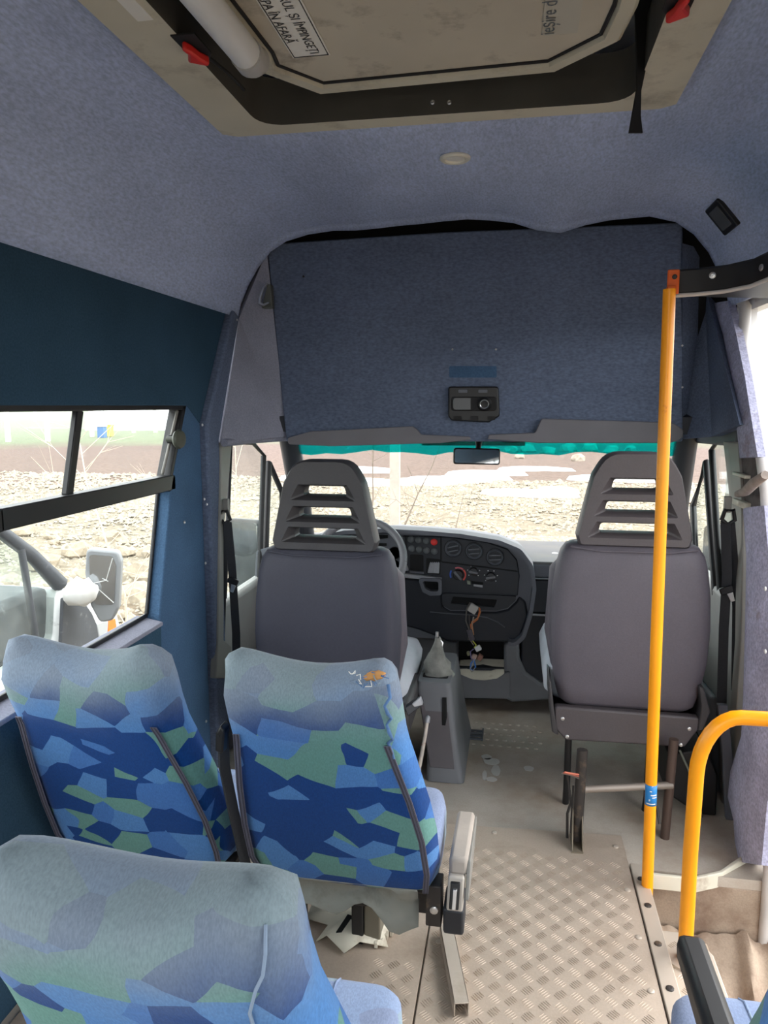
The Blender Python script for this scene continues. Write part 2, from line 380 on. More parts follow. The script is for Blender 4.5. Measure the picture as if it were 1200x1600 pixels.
for y in (1.95, 1.84, 1.70, 1.56, 1.42, 1.30): screw((.372, y, .0145), (0, 0, 1), es, .009, steel, 'bolt')
bm = NB(); prism(bm, [(.393, .6, -.034), (.505, .6, -.034), (.505, 1.72, -.034), (.47, 1.79, -.034), (.393, 1.79, -.034)], (0, 0, .02))
sp_ = mesh('step_plate', bm, alu_b, floor, bevel=.003)
bm = NB(); bars(bm, .40, .50, 1.0, 1.76, -.014); mesh('tread_bars', bm, alu_b, sp_, kind='stuff')
# paint spill and worn relief on the cab floor
bm = NB()
for (u, v, r1, r2) in ((768, 1190, .030, .014), (775, 1204, .016, .02), (760, 1183, .02, .01), (768, 1218, .02, .008), (826, 1201, .018, .010), (757, 1212, .008, .018)):
    c0 = atZ(u, v, .0012); ring = [(c0.x + r1 * math.cos(a) * (1 + .3 * noise.noise((u, a, 1))), c0.y + r2 * 2 * math.sin(a) * (1 + .3 * noise.noise((a, v, 2))), .0012) for a in [k * math.pi / 8 for k in range(16)]]
    prism(bm, ring, (0, 0, .0012))
mesh('paint_spill', bm, mat('pale paint spill', (196, 194, 188), .7), floor, kind='stuff')
bm = NB()
for i in range(9):
    for j in range(5):
        c0 = Vector((-.16 + .034 * i + .017 * (j % 2), 2.72 + .05 * j, .0)); lathe(bm, [(.010, .0005), (.007, .003), (.002, .0035)], Matrix.Translation(c0), 6)
mesh('floor_studs', bm, dustvinyl, floor, kind='stuff', smooth=60)
bm = NB(); g0 = atZ(712, 1137, .001); g1 = atZ(752, 1157, .001)
for k in range(4):
    box(bm, (g0.x + .004, g1.y + (g0.y - g1.y) * k / 4, .001), (g1.x, g1.y + (g0.y - g1.y) * (k + .45) / 4, .006))
box(bm, (g0.x, g1.y - .006, .001), (g0.x + .006, g0.y, .008)); box(bm, (g1.x, g1.y - .006, .001), (g1.x + .006, g0.y, .008))
mesh('floor_grating', bm, dash_grey, floor)

# ================================================================== SETTING: ceiling
prof = [(-1.04, 1.63), (-1.025, 1.69), (-.995, 1.755), (-.955, 1.82), (-.905, 1.88), (-.845, 1.922), (-.76, 1.945), (-.665, 1.95)]
prof += [(-.665 + .965 * k / 12, 1.95) for k in range(1, 13)] + [(.43, 1.945), (.515, 1.922), (.575, 1.88), (.625, 1.82), (.66, 1.755), (.69, 1.69), (.70, 1.63)]
ys = [-2.2, -1.2, -.2, .82, 1.0, 1.25, 1.5, 1.745, 1.9, 2.05, 2.2, 2.3, 2.4, 2.48, 2.56, 2.62, 2.66, 2.70, 2.715]
def wavez(x, y):
    t = sstep(2.25, 2.72, y); w = 0
    for cx, am, wd_ in ((-.80, -.015, .10), (-.58, -.012, .12), (.12, -.050, .11), (.30, -.010, .09), (-.20, .010, .1)): w += am * math.exp(-((x - cx) / wd_) ** 2)
    return t * w
bm = NB(); G = [[bm.verts.new((x, y, z + wavez(x, y) - (.012 if y > 2.71 else 0))) for (x, z) in prof] for y in ys]
for j in range(len(ys) - 1):
    for i in range(len(prof) - 1):
        if -.67 < prof[i][0] and prof[i + 1][0] < .301 and ys[j] >= .82 and ys[j + 1] <= 1.746: continue
        bm.faces.new((G[j][i], G[j][i + 1], G[j + 1][i + 1], G[j + 1][i]))
ceiling = mesh('ceiling', bm, carpet, smooth=75, **ST)
ceiling.modifiers.new('s', 'SOLIDIFY').thickness = .02; ceiling.modifiers['s'].offset = 1 if ceiling.data.polygons[0].normal.z > 0 else -1
bm = NB(); box(bm, (-1.16, -2.25, 2.10), (.82, 2.95, 2.14)); box(bm, (-1.16, 2.86, 1.22), (.82, 2.95, 2.10)); box(bm, (-1.16, -2.25, 1.60), (-1.115, 2.95, 2.10)); box(bm, (.775, -2.25, 1.62), (.82, 2.95, 2.10))
mesh('roof', bm, [bodywhite], **ST)
bm = NB(); quad(bm, (-1.1, 2.84, 1.24), (.76, 2.84, 1.24), (.76, 2.84, 2.08), (-1.1, 2.84, 2.08)); mesh('gap_shade_sheet', bm, void, solid=.01, **ST)  # near-black sheet painted as the shade in the gap above the bulkhead

# ================================================================== SETTING: bulkhead above the windscreen
bm = NB(); plate_xz(bm, px(2.755, (416, 381), (700, 362), (1067, 347), (1067, 690), (447, 690)), 2.755, 2.785)
wf = mesh('wall_front', bm, carpet_bulk, bevel=.006, **ST); wf.matrix_basis = Matrix.Translation(wf.location)
for u, v in ((707, 546), (775, 546), (1066, 540), (1066, 605), (474, 432)): p_ = atY(u, v, 2.754); screw(p_, (0, -1, 0), wf, .004, chrome if v > 500 else steel)
bm = NB(); plate_xz(bm, rpoly(px(2.754, (702, 572), (776, 572), (776, 590), (702, 590)), .006), 2.7525, 2.756)
mesh('glue_patch', bm, carpet_blue, wf)
# header shelf from the bulkhead to the windscreen
bm = NB(); prism(bm, [(-1.0, 2.76, 1.20), (-1.0, 3.16, 1.17), (-1.0, 3.16, 1.24), (-1.0, 2.86, 1.30), (-1.0, 2.76, 1.26)], (1.68, 0, 0)); mesh('trim_2', bm, dash_navy, **ST)

# ================================================================== SETTING: left wall
wl = thing('wall_left', (XL, 0, 0)); wl['kind'] = 'structure'
def wall_yz(name, pts, x0, x1, m, parent, bevel=.004):
    bm = NB(); prism(bm, [(x0, p[0], p[1]) for p in pts], (x1 - x0, 0, 0)); return mesh(name, bm, m, parent, bevel=bevel)
def yz(x, *uv): return [(lambda q: (q.y, q.z))(atX(u, v, x)) for u, v in uv]
wT = atX(292, 633, -1.05); wM = atX(268, 757, -1.05); wB = atX(250, 966, -1.05)
wall_yz('upper_panel', [(-2.2, 1.30), (wT.y, 1.30), (2.365, 1.24), (2.64, 1.66), (-2.2, 1.66)], -1.05, -1.10, carpet_dark, wl)
wall_yz('window_pillar', [(wT.y, 1.302), (2.365, 1.24), (2.36, -.02), (wB.y - .03, -.02), (wB.y, .667), (wM.y, wM.z)], -1.05, -1.10, carpet_blue, wl)
wall_yz('lower_panel', [(-2.2, -.02), (wB.y - .03, -.02), (wB.y - .002, .64), (-2.2, .64)], -1.045, -1.10, carpet_dark, wl)
bm = NB(); prism(bm, [(-1.035, -2.2, .640), (-1.12, -2.2, .640), (-1.12, -2.2, .668), (-1.035, -2.2, .652)], (0, 2.2 + wB.y - .01, 0)); mesh('window_ledge', bm, carpet_grey, wl, bevel=.003)
wall_yz('seam_pillar', [(2.368, -.02), (2.47, -.02), (2.47, 1.18), (2.70, 1.63), (2.645, 1.65), (2.368, 1.235)], -1.025, -1.09, carpet_bulk, wl, .010)
wall_yz('rear_pillar', [(-.62, .64), (-.42, .64), (-.42, 1.32), (-.62, 1.32)], -1.045, -1.10, carpet_blue, wl)
for u, v in ((316, 664), (319, 780), (323, 788), (321, 880), (322, 1127), (288, 816), (370, 500)): p_ = atX(u, v, -1.048 if u < 300 else -1.026); screw(p_, (1, 0, 0), wl, .005)
# grey wedge between the pillar and the bulkhead, above the driver's door
def wedge(name, pts, m, off, parent=None, **k):
    bm = NB(); prism(bm, pts, off); bmesh.ops.triangulate(bm, faces=[f for f in bm.faces if len(f.verts) > 3]); return mesh(name, bm, m, parent, smooth=20, **k)
A_ = atY(417, 392, 2.735); B_ = atY(448, 682, 2.77); C_ = atX(345, 692, -1.015); D_ = atX(374, 497, -1.03)
wedge('wedge_panel', [A_, B_, C_, D_], carpet_grey, (-.05, .06, 0), wl)
bm = NB(); tube(bm, [C_ + Vector((.012, 0, 0)), C_ + Vector((.03, .25, .0)), B_ + Vector((.0, .03, -.005))], .014, 8); mesh('wedge_edging', bm, carpet_grey, wl, smooth=60)
# rails of the side windows
w1 = thing('window_1', (-1.07, 1, .66)); w1['kind'] = 'structure'
XF = -1.075
fr = [(wT.y - .004, 1.297), (wM.y - .004, wM.z), (wB.y - .004, .672)]
def bar_yz(name, a, b, w, x0, x1, m, parent):
    a, b = Vector(a), Vector(b); d = (b - a).normalized(); q = Vector((-d.y, d.x)) * w / 2
    bm = NB(); prism(bm, [(x0, *(a - q)), (x0, *(b - q)), (x0, *(b + q)), (x0, *(a + q))], (x1 - x0, 0, 0)); return mesh(name, bm, m, parent, bevel=.003)
bar_yz('frame_rail', (-.42, 1.297), (fr[0][0] + .01, 1.297), .020, -1.052, -1.10, black, w1)
bar_yz('frame_rail', (fr[0][0] - .006, 1.30), (fr[1][0] - .006, fr[1][1] - .02), .024, -1.052, -1.10, black, w1)
bar_yz('glass_seal', (fr[1][0] - .002, fr[1][1]), (fr[2][0] - .002, fr[2][1] - .004), .012, -1.086, -1.096, black, w1)
bar_yz('glass_seal', (-.42, .668), (fr[2][0], .668), .014, -1.086, -1.096, black, w1)
r0 = atX(0, 812, -1.06); r1 = atX(270, 754, -1.06)
bar_yz('sash_rail', (-.42, r0.z - .02), (r0.y, r0.z), .050, -1.05, -1.085, black, w1); bar_yz('sash_rail', (r0.y - .01, r0.z), (r1.y, r1.z + .002), .048, -1.05, -1.085, black, w1)
d0 = atX(130, 640, -1.06); d1 = atX(113, 775, -1.06)
bar_yz('sash_divider', (d0.y, 1.29), (d1.y, d1.z), .028, -1.066, -1.082, black, w1)
bar_yz('sash_stile', (fr[0][0] - .028, 1.285), (fr[1][0] - .02, r1.z + .03), .010, -1.064, -1.072, trimgrey, w1)
wall_yz('pane', [(-.42, .668), (wB.y, .668), (wM.y, wM.z), (r1.y, r1.z), (-.42, r0.z - .02)], -1.088, -1.092, gl_clear, w1, None)
wall_yz('sliding_pane', [(d1.y, d1.z), (r1.y, r1.z), (wT.y - .01, 1.29), (d0.y, 1.29)], -1.071, -1.075, gl_clear, w1, None)
wall_yz('sliding_pane', [(-.42, r0.z - .02), (r0.y, r0.z), (d1.y + .04, d1.z), (d0.y + .04, 1.29), (-.42, 1.29)], -1.082, -1.086, gl_clear, w1, None)
bm = NB(); k0 = atX(270, 686, -1.055); lathe(bm, [(.010, 0), (.010, .03), (.026, .034), (.031, .042), (.027, .050), (.018, .052), (.004, .050)], facing(k0 + Vector((-.018, 0, 0)), (1, -.15, 0)), 18)
lk = mesh('latch_knob', bm, mat('dark olive plastic', (66, 70, 60), .5), w1, smooth=40)
B('latch_body', (k0.x - .02, k0.y - .005, k0.z - .014), (k0.x - .002, k0.y + .05, k0.z + .012), black, w1, .004)
w2 = thing('window_2', (-1.07, -1.2, .66)); w2['kind'] = 'structure'
bar_yz('frame_rail', (-2.1, 1.297), (-.62, 1.297), .020, -1.052, -1.10, black, w2); bar_yz('frame_rail', (-2.1, .672), (-.62, .672), .020, -1.052, -1.10, black, w2)
wall_yz('pane', [(-2.1, .66), (-.62, .66), (-.62, 1.3), (-2.1, 1.3)], -1.085, -1.09, gl_clear, w2, None)

# ================================================================== SETTING: right wall and open sliding door
wr = thing('wall_right', (XR, 0, 0)); wr['kind'] = 'structure'
wall_yz('upper_panel', [(-2.2, 1.30), (.95, 1.30), (.95, 1.66), (-2.2, 1.66)], .70, .76, carpet_dark, wr)
wall_yz('lower_panel', [(-2.2, -.28), (.95, -.28), (.95, .66), (-2.2, .66)], .70, .76, carpet_blue, wr)
wall_yz('rear_pillar', [(.80, .6), (.95, .6), (.95, 1.32), (.80, 1.32)], .70, .76, carpet_grey, wr)
w3 = thing('window_3', (.72, -.6, .66)); w3['kind'] = 'structure'
bar_yz('frame_rail', (-2.1, 1.297), (.80, 1.297), .020, .71, .75, black, w3); bar_yz('frame_rail', (-2.1, .672), (.80, .672), .020, .71, .75, black, w3)
wall_yz('pane', [(-2.1, .66), (.8, .66), (.8, 1.3), (-2.1, 1.3)], .735, .74, gl_clear, w3, None)
# header box over the doorway that carries the pole
hp = [(.375, 1.985), (.43, 1.972), (.49, 1.945), (.535, 1.90), (.552, 1.84), (.556, 1.7), (.556, .9)]
bm = NB(); ring0 = [(x, y, 1.572 + .012 * sstep(2.0, 1.8, y)) for x, y in hp] + [(.715, .9, 1.58), (.715, 2.2, 1.585), (.50, 2.10, 1.58)]
prism(bm, ring0, (0, 0, .062)); t3 = mesh('trim_3', bm, black, bevel=.006, **ST); t3.matrix_basis = Matrix.Translation(t3.location)
bm = NB(); tube(bm, [(x - .002, y - .003, 1.570 + .012 * sstep(2.0, 1.8, y)) for x, y in hp], .005, 6); mesh('trim_edging', bm, sealgrey, t3, smooth=60)
for x, y in ((.462, 1.955), (.545, 1.865), (.556, 1.76)): screw((x, y - .002, 1.612), (-.3, -1, 0) if y > 1.9 else (-1, -.3, 0), t3, .008, chrome)
# navy wedge right of the bulkhead
E1 = atY(1066, 380, 2.74); F1 = atY(1067, 686, 2.77); G1 = atX(1156, 664, .665); H1 = atX(1100, 440, .655)
wedge('wedge_panel', [E1, F1, atX(1112, 682, .66), G1, H1], carpet_bulk, (.05, .06, 0), wr)
# pillar behind the passenger: padded carpet, bare metal core, pale door seal
def strip(name, left, right, x, th, m, **k):
    bm = NB(); Lp = [atX(u, v, x) for u, v in left]; Rp = [atX(u, v, x) for u, v in right]
    rings = [[a, a.lerp(b, .33) + Vector((-th * .5, 0, 0)), a.lerp(b, .67) + Vector((-th * .5, 0, 0)), b, b + Vector((th, 0, 0)), a + Vector((th, 0, 0))] for a, b in zip(Lp, Rp)]
    loft(bm, rings); return mesh(name, bm, m, wr, smooth=50, **k)
strip('pillar_carpet', [(1112, 476), (1128, 520), (1140, 590), (1150, 660), (1156, 716)], [(1137, 470), (1150, 520), (1164, 590), (1175, 660), (1184, 714)], .690, .022, carpet_worn)
strip('pillar_core', [(1150, 700), (1156, 760), (1160, 800)], [(1186, 700), (1193, 760), (1196, 800)], .712, .02, mat('torn felt', (92, 84, 82), .95, var=.3, vscale=20, bump=.7, bscale=50))
strip('pillar_carpet', [(1161, 796), (1166, 870), (1164, 980), (1161, 1090), (1158, 1150), (1141, 1205), (1137, 1245), (1146, 1282), (1150, 1345)],
      [(1194, 790), (1201, 870), (1206, 980), (1206, 1090), (1205, 1150), (1204, 1205), (1200, 1245), (1196, 1282), (1190, 1352)], .685, .03, carpet_worn)
strip('pillar_metal', [(1130, 690), (1138, 760), (1146, 850), (1150, 960), (1150, 1090), (1142, 1180), (1120, 1250)], [(1152, 692), (1160, 760), (1166, 850), (1168, 960), (1166, 1090), (1158, 1180), (1146, 1260)], .716, .02, trimgrey)
for u, v in ((1196, 920), (1196, 1018)): screw(atX(u, v, .672), (-1, 0, 0), wr, .006, white_p, 'stud')
bm = NB(); pts = [atX(u, v, .668) for u, v in ((1152, 772), (1165, 768), (1178, 755), (1196, 742))]
tube(bm, pts, [.010, .014, .015, .012], 8); mesh('torn_flap', bm, mat('torn foam skin', (150, 138, 130), .9, var=.2, vscale=30, bump=.5), wr, smooth=60)
for v0, v1 in ((737, 748), (778, 796)):
    a = atX(1152, v0, .70); b_ = atX(1170, v1, .70); B('hinge_bracket', (.685, min(a.y, b_.y) - .01, b_.z), (.71, max(a.y, b_.y), a.z), cream, wr, .003)
# seal round the opening
so = [(1150, 462), (1163, 480), (1161, 540), (1168, 580), (1178, 630), (1186, 690), (1196, 770), (1204, 900), (1208, 1100), (1205, 1300), (1197, 1420), (1186, 1520), (1178, 1600)]
bm = NB(); tube(bm, [atX(u, v, .722) + Vector((0, -.012, 0)) for u, v in so], .018, 10); d3 = mesh('door_3', bm, sealgrey, smooth=60, **ST); d3.matrix_basis = Matrix.Translation(d3.location)
bm = NB(); tube(bm, [atX(u, v, .738) + Vector((0, -.022, 0)) for u, v in so], .014, 10); mesh('outer_seal', bm, mat('door frame paint', (206, 202, 198), .4), d3, smooth=60)
bm = NB(); tube(bm, [atX(u, v, .728) for u, v in ((1183, 1320), (1181, 1400), (1177, 1480), (1172, 1560))], .022, 8); mesh('rubber_strip', bm, trimgrey, d3, smooth=60)
bm = NB(); wall = yz(.752, *so[1:]) + [(2.5, -.33), (2.78, .0), (2.78, 1.62)]
prism(bm, [(.745, *p) for p in wall], (.05, 0, 0)); mesh('pillar_skin', bm, bodywhite, wr)
# slid-back door standing outside the body
sl = thing('door_4', (.84, .3, -.28)); sl['kind'] = 'structure'
wall_yz('door_skin', [(-.35, -.25), (.92, -.25), (.92, .66), (-.35, .66)], .80, .84, bodywhite, sl)
bar_yz('door_frame', (-.35, 1.6), (.92, 1.6), .08, .80, .84, bodywhite, sl); bar_yz('door_frame', (-.31, .6), (-.31, 1.6), .08, .80, .84, bodywhite, sl); bar_yz('door_frame', (.88, .6), (.88, 1.6), .08, .80, .84, bodywhite, sl)
wall_yz('pane', [(-.3, .66), (.86, .66), (.86, 1.58), (-.3, 1.58)], .815, .82, gl_clear, sl, None)

# ================================================================== SETTING: cab doors, windscreen, dash ends
def cab_door(name, s, x, main, quarter, card_top):
    d = thing(name, (x, 2.9, -.1)); d['kind'] = 'structure'
    sg = -1 if s < 0 else 1
    wall_yz('pane', main, x + sg * .02, x + sg * .024, gl_door, d, None)
    wall_yz('quarter_pane', quarter, x + sg * .02, x + sg * .024, gl_door, d, None)
    def seal(nm, pts, r, m, dx=0):
        bm = NB(); P_ = [Vector((x + sg * (.012 + dx), *p)) for p in pts]; tube(bm, P_, r, 8); return mesh(nm, bm, m, d, smooth=60)
    (yr, zt), (yf, zf) = main[0], main[1]
    seal('window_seal', [main[-1], main[0], *rpoly([main[1], main[2]], 0), main[3]], .009, black)
    seal('divider', [main[2], main[3]], .012, black, .004)
    seal('divider', [(main[2][0] + .022, main[2][1]), (main[3][0] + .022, main[3][1])], .006, trimgrey, .004)
    seal('quarter_seal', [quarter[3], quarter[0], quarter[1], quarter[2]], .014, black)
    wall_yz('door_card', [(2.38, -.05), (3.45, -.05), (3.45, card_top), (2.38, card_top)], x, x + sg * .06, doorgrey, d, .02)
    wall_yz('door_pocket', [(2.5, .0), (3.3, .0), (3.3, .26), (2.6, .30)], x - sg * .03, x, console_grey, d, .012)
    wall_yz('door_header', [(2.60, 1.165), (3.2, 1.15), (3.2, 1.24), (2.60, 1.27)], x + sg * .0, x + sg * .06, dash_grey, d, .008)
    return d
ml = yz(-1.075, (359, 692), (394, 692), (412, 712), (405, 935), (350, 935))
ql = yz(-1.075, (419, 722), (440, 770), (440, 930), (412, 930))
cab_door('door_1', -1, -1.06, ml, ql, ml[-1][1] - .01)
mr = yz(.735, (1148, 690), (1122, 690), (1112, 704), (1126, 935), (1150, 935))
qr = yz(.735, (1105, 722), (1084, 790), (1090, 930), (1120, 930))
cab_door('door_2', 1, .72, mr, qr, mr[-1][1] - .01)
# windscreen with tint band
TL, TR = Vector((-.965, 3.14, 1.165)), Vector((.665, 3.14, 1.175)); BL, BR = Vector((-1.02, 3.62, .655)), Vector((.72, 3.62, .655))
ws = thing('window_4', (-.15, 3.4, .65)); ws['kind'] = 'structure'
def wsp(a, b):
    p = TL.lerp(TR, a).lerp(BL.lerp(BR, a), b); p.y += .10 * (1 - (2 * a - 1) ** 2) * (1 if True else 0) - .0; return p
def ws_strip(name, b0, b1, m, a0=0., a1=1., off=0., wavy=0.):
    bm = NB(); n = 24
    top = [wsp(a0 + (a1 - a0) * k / n, b0) + Vector((0, -off, 0)) for k in range(n + 1)]
    bot = [wsp(a0 + (a1 - a0) * k / n, b1 + wavy * math.sin(k * .9) + wavy * .7 * math.sin(k * 2.3)) + Vector((0, -off, 0)) for k in range(n + 1)]
    V = [bm.verts.new(p) for p in top]; W = [bm.verts.new(p) for p in bot]
    for k in range(n): bm.faces.new((V[k], V[k + 1], W[k + 1], W[k]))
    return mesh(name, bm, m, ws, solid=.004)
ws_strip('pane', .0, 1., gl_ws)
ws_strip('tint_band', .0, .15, gl_teal, off=.006, wavy=.016)
ws_strip('shade_band', .0, .085, gl_teald, .345, .62, .011)
bm = NB(); tube(bm, [TL + Vector((-.02, .0, .03)), TL.lerp(BL, .5) + Vector((-.02, .0, 0)), BL + Vector((-.03, 0, -.05))], [.045, .05, .05], 10); mesh('pillar_trim', bm, dash_dark, ws, smooth=60)
bm = NB(); tube(bm, [TR + Vector((.02, .0, .03)), TR.lerp(BR, .5) + Vector((.02, .0, 0)), BR + Vector((.03, 0, -.05))], [.045, .05, .05], 10); mesh('pillar_trim', bm, dash_dark, ws, smooth=60)
bm = NB(); box(bm, (-1.12, 3.40, -.05), (.80, 3.75, .62)); mesh('trim_4', bm, void, **ST)
# pale plastic belt trims at both door posts
def belt_post(s, x, pts, m):
    bm = NB(); prism(bm, [(x, *p) for p in pts], (.025 * s, 0, 0)); return mesh('pillar_cover', bm, m, wl if s < 0 else wr, bevel=.004)
belt_post(-1, -1.018, yz(-1.018, (346, 692), (363, 690), (357, 760), (350, 830), (350, 1000), (362, 1010), (358, 1060), (338, 1060), (341, 1000), (344, 800)), trimgrey)
belt_post(1, .695, yz(.695, (1136, 690), (1153, 692), (1158, 760), (1160, 870), (1158, 1000), (1150, 1120), (1140, 1115), (1148, 1000), (1150, 860), (1142, 720)), trimgrey)
# ================================================================== roof hatch
zc = 1.95
h = thing('roof_hatch', (-.18, 1.3, 1.95), 'beige emergency roof hatch with chamfered lid let into the blue ceiling', 'roof hatch')
bm = NB()   # frame ring, flush flange + well
xo0, xo1, yo0, yo1 = -.690, .318, .80, 1.757; xi0, xi1, yi0, yi1 = -.585, .225, .90, 1.705
outer = [(xo0, yo0), (xo1, yo0), (xo1, yo1 - .02), (xo1 - .03, yo1), (xo0 + .03, yo1), (xo0, yo1 - .02)]
inn = rpoly([(xi0, yi0), (xi1, yi0), (xi1, yi1), (xi0, yi1)], .07, 6)
def ringfill(bm, o_, i_, z):
    eo = [bm.verts.new((*p, z)) for p in o_]; ei = [bm.verts.new((*p, z)) for p in i_]
    ed = [bm.edges.new((a[k], a[(k + 1) % len(a)])) for a in (eo, ei) for k in range(len(a))]
    bmesh.ops.triangle_fill(bm, use_beauty=True, use_dissolve=False, edges=ed); return eo, ei
eo, ei = ringfill(bm, outer, inn, zc - .022)
up = [bm.verts.new((v.co.x, v.co.y, zc + .01)) for v in eo]
for k in range(len(eo)): bm.faces.new((eo[k], eo[(k + 1) % len(eo)], up[(k + 1) % len(eo)], up[k]))
mesh('frame', bm, beige, h, smooth=30)
bm = NB(); loft(bm, [[(*p, zc - .022) for p in inn], [(*p, zc + .075) for p in inn]], caps=False); mesh('liner', bm, hatch_wall, h, smooth=40)
# chamfered lid
zl = 1.966
lid = [atZ(u, v, zl) for u, v in ((396, 88), (408, 112), (500, 146), (868, 111), (969, 62), (996, 10))]
lidp = [(p.x, p.y) for p in lid] + [(lid[-1].x + .005, .92), (lid[0].x - .02, .92)]
cxy = Vector((sum(p[0] for p in lidp) / len(lidp), sum(p[1] for p in lidp) / len(lidp)))
def inset(pts, d):
    out = []; n = len(pts)
    for i in range(n):
        a, b, c_ = Vector(pts[i - 1]), Vector(pts[i]), Vector(pts[(i + 1) % n]); e1 = (b - a).normalized(); e2 = (c_ - b).normalized()
        n1 = Vector((-e1.y, e1.x)); n2 = Vector((-e2.y, e2.x))
        if n1.dot(cxy - b) < 0: n1, n2 = -n1, -n2
        m_ = (n1 + n2).normalized(); out.append(b + m_ * d / max(.3, m_.dot(n1)))
    return out
L1, L2 = inset(lidp, .030), inset(lidp, .036)
bm = NB(); loft(bm, [[(*p, zl + .05) for p in lidp], [(*p, zl) for p in lidp], [(*p, zl - .004) for p in inset(lidp, .006)], [(*p, zl - .004) for p in L1], [(*p, zl + .012) for p in L2]], caps=False)
mesh('lid_rim', bm, beige, h, smooth=25)
bm = NB(); prism(bm, [(*p, zl + .006) for p in inset(lidp, .034)], (0, 0, .02)); lidb = mesh('lid_board', bm, beige_d, h)
bm = NB(); tube(bm, [(*p, zl + .005) for p in inset(lidp, .038)] + [(*inset(lidp, .038)[0], zl + .005)], .004, 6, False); mesh('gasket', bm, blackmat, h)
def decal(name, c4, m, parent):
    bm = NB(); prism(bm, c4, (0, 0, .0012)); return mesh(name, bm, m, parent)
def on_lid(u, v, z): return atZ(u, v, z)
zs = zl + .0035
s1 = [on_lid(u, v, zs) for u, v in ((453, 90), (520, 86), (470, -28), (378, -28))]
# left sticker: long side runs along the hatch
P0, P1 = on_lid(458, 91, zs), on_lid(517, 87, zs)          # front short side (left, right)
ax = Vector((0, 1, 0)); ay = Vector((1, 0, 0))
x0s, x1s = min(P0.x, P1.x), max(P0.x, P1.x); yf_ = P0.y
st = decal('sticker', [(x0s, yf_ - .34, zs), (x1s, yf_ - .34, zs), (x1s, yf_, zs), (x0s, yf_, zs)], label_w, h)
# reading direction runs forward (+y), seen from below: text plane faces down
def down_text(body, size, x, y, z, m, parent, ang):
    M = Matrix.Translation((x, y, z)) @ Matrix.Rotation(ang, 4, 'Z') @ Matrix.Rotation(math.pi, 4, 'X')
    return textmesh(body, size, M, m, parent, align='RIGHT' if abs(ang - R(90)) < .1 else 'LEFT')
wst = x1s - x0s
down_text('TRAGEȚI MÂNERUL ȘI ÎMPINGEȚI', wst * .34, x1s - wst * .48, yf_ - .012, zs - .001, ink, st, R(90))
down_text('TRAPA ÎN AFARĂ', wst * .34, x0s + wst * .08, yf_ - .060, zs - .001, ink, st, R(90))
bm = NB()
for a, b_ in (((x0s + .003, yf_ - .337), (x0s + .0045, yf_ - .003)), ((x1s - .0045, yf_ - .337), (x1s - .003, yf_ - .003)), ((x0s + .003, yf_ - .0045), (x1s - .003, yf_ - .003))): box(bm, (*a, zs - .0012), (*b_, zs - .0004))
mesh('sticker_border', bm, ink, st)
Q0, Q1 = on_lid(847, 56, zs), on_lid(902, 52, zs)
s2 = decal('sticker', [(Q0.x, Q0.y - .26, zs), (Q1.x, Q0.y - .26, zs), (Q1.x, Q0.y, zs), (Q0.x, Q0.y, zs)], mat('faded sticker', (184, 180, 166), .6), h)
down_text('ieșire de urgență', (Q1.x - Q0.x) * .60, Q0.x + (Q1.x - Q0.x) * .34, Q0.y - .004, zs - .001, inkg, s2, R(-90))
s3 = decal('sticker', [(-.628, 1.05, zc - .0235), (-.60, 1.05, zc - .0235), (-.60, 1.225, zc - .0235), (-.628, 1.225, zc - .0235)], label_w, h)
# grab tube and its cap
a0 = atZ(394, 92, 1.935); bm = NB(); tube(bm, [(a0.x - .012, a0.y - .62, 1.930), (a0.x, a0.y - .02, 1.930)], .027, 20); mesh('pull_bar', bm, white_p, h, smooth=50)
bm = NB(); tube(bm, [(a0.x, a0.y - .035, 1.930), (a0.x, a0.y - .004, 1.930), (a0.x, a0.y + .006, 1.930), (a0.x + .002, a0.y + .02, 1.942), (a0.x + .006, a0.y + .03, 1.95)], [.030, .030, .024, .026, .020], 18); mesh('bar_cap', bm, mat('pale grey plastic', (176, 174, 170), .5), h, smooth=40)
# red levers in dark pockets
def lever(u, v, mirror):
    c0 = atZ(u, v, zc - .024); sx = -1 if mirror else 1
    bm = NB(); pts = [(c0.x - .022 * sx, c0.y - .06), (c0.x + .022 * sx, c0.y - .06), (c0.x + .022 * sx, c0.y + .012), (c0.x + .006 * sx, c0.y + .038), (c0.x - .020 * sx, c0.y + .038)]
    prism(bm, [(*p, zc - .0245) for p in pts], (0, 0, .003)); mesh('lever_pocket', bm, blackmat, h)
    bm = NB(); loft(bm, [[(c0.x + dx * sx, c0.y + dy, z_) for dx, dy in ((-w, -.0), (w, -.0), (w, .004), (-w, .004))] for w, z_ in ((.02, zc - .03),)] * 1 + [], caps=True) if False else None
    pts = [(-.019, .002), (.010, .022), (.017, .016), (.008, -.004), (.004, -.030), (-.002, -.046), (-.010, -.044), (-.006, -.022)]
    prism(bm, [(c0.x + p[0] * sx, c0.y + p[1], zc - .026) for p in pts], (0, 0, -.016)); mesh('lever', bm, red, h, bevel=.004)
lever(308, 80, False); lever(1060, 8, True)
bm = NB(); c1 = atZ(375, 130, zc - .02); tube(bm, [(c1.x - .03, c1.y - .2, zc - .02), (c1.x - .004, c1.y - .05, zc - .022), (c1.x, c1.y - .01, zc - .024), (c1.x + .004, c1.y + .012, zc - .028)], .0035, 6); mesh('safety_cord', bm, blackmat, h)
for u in (676, 702): p_ = atY(u, 160, 1.7045); screw((p_.x, 1.7045, p_.z), (0, -1, 0), h, .005, chrome)
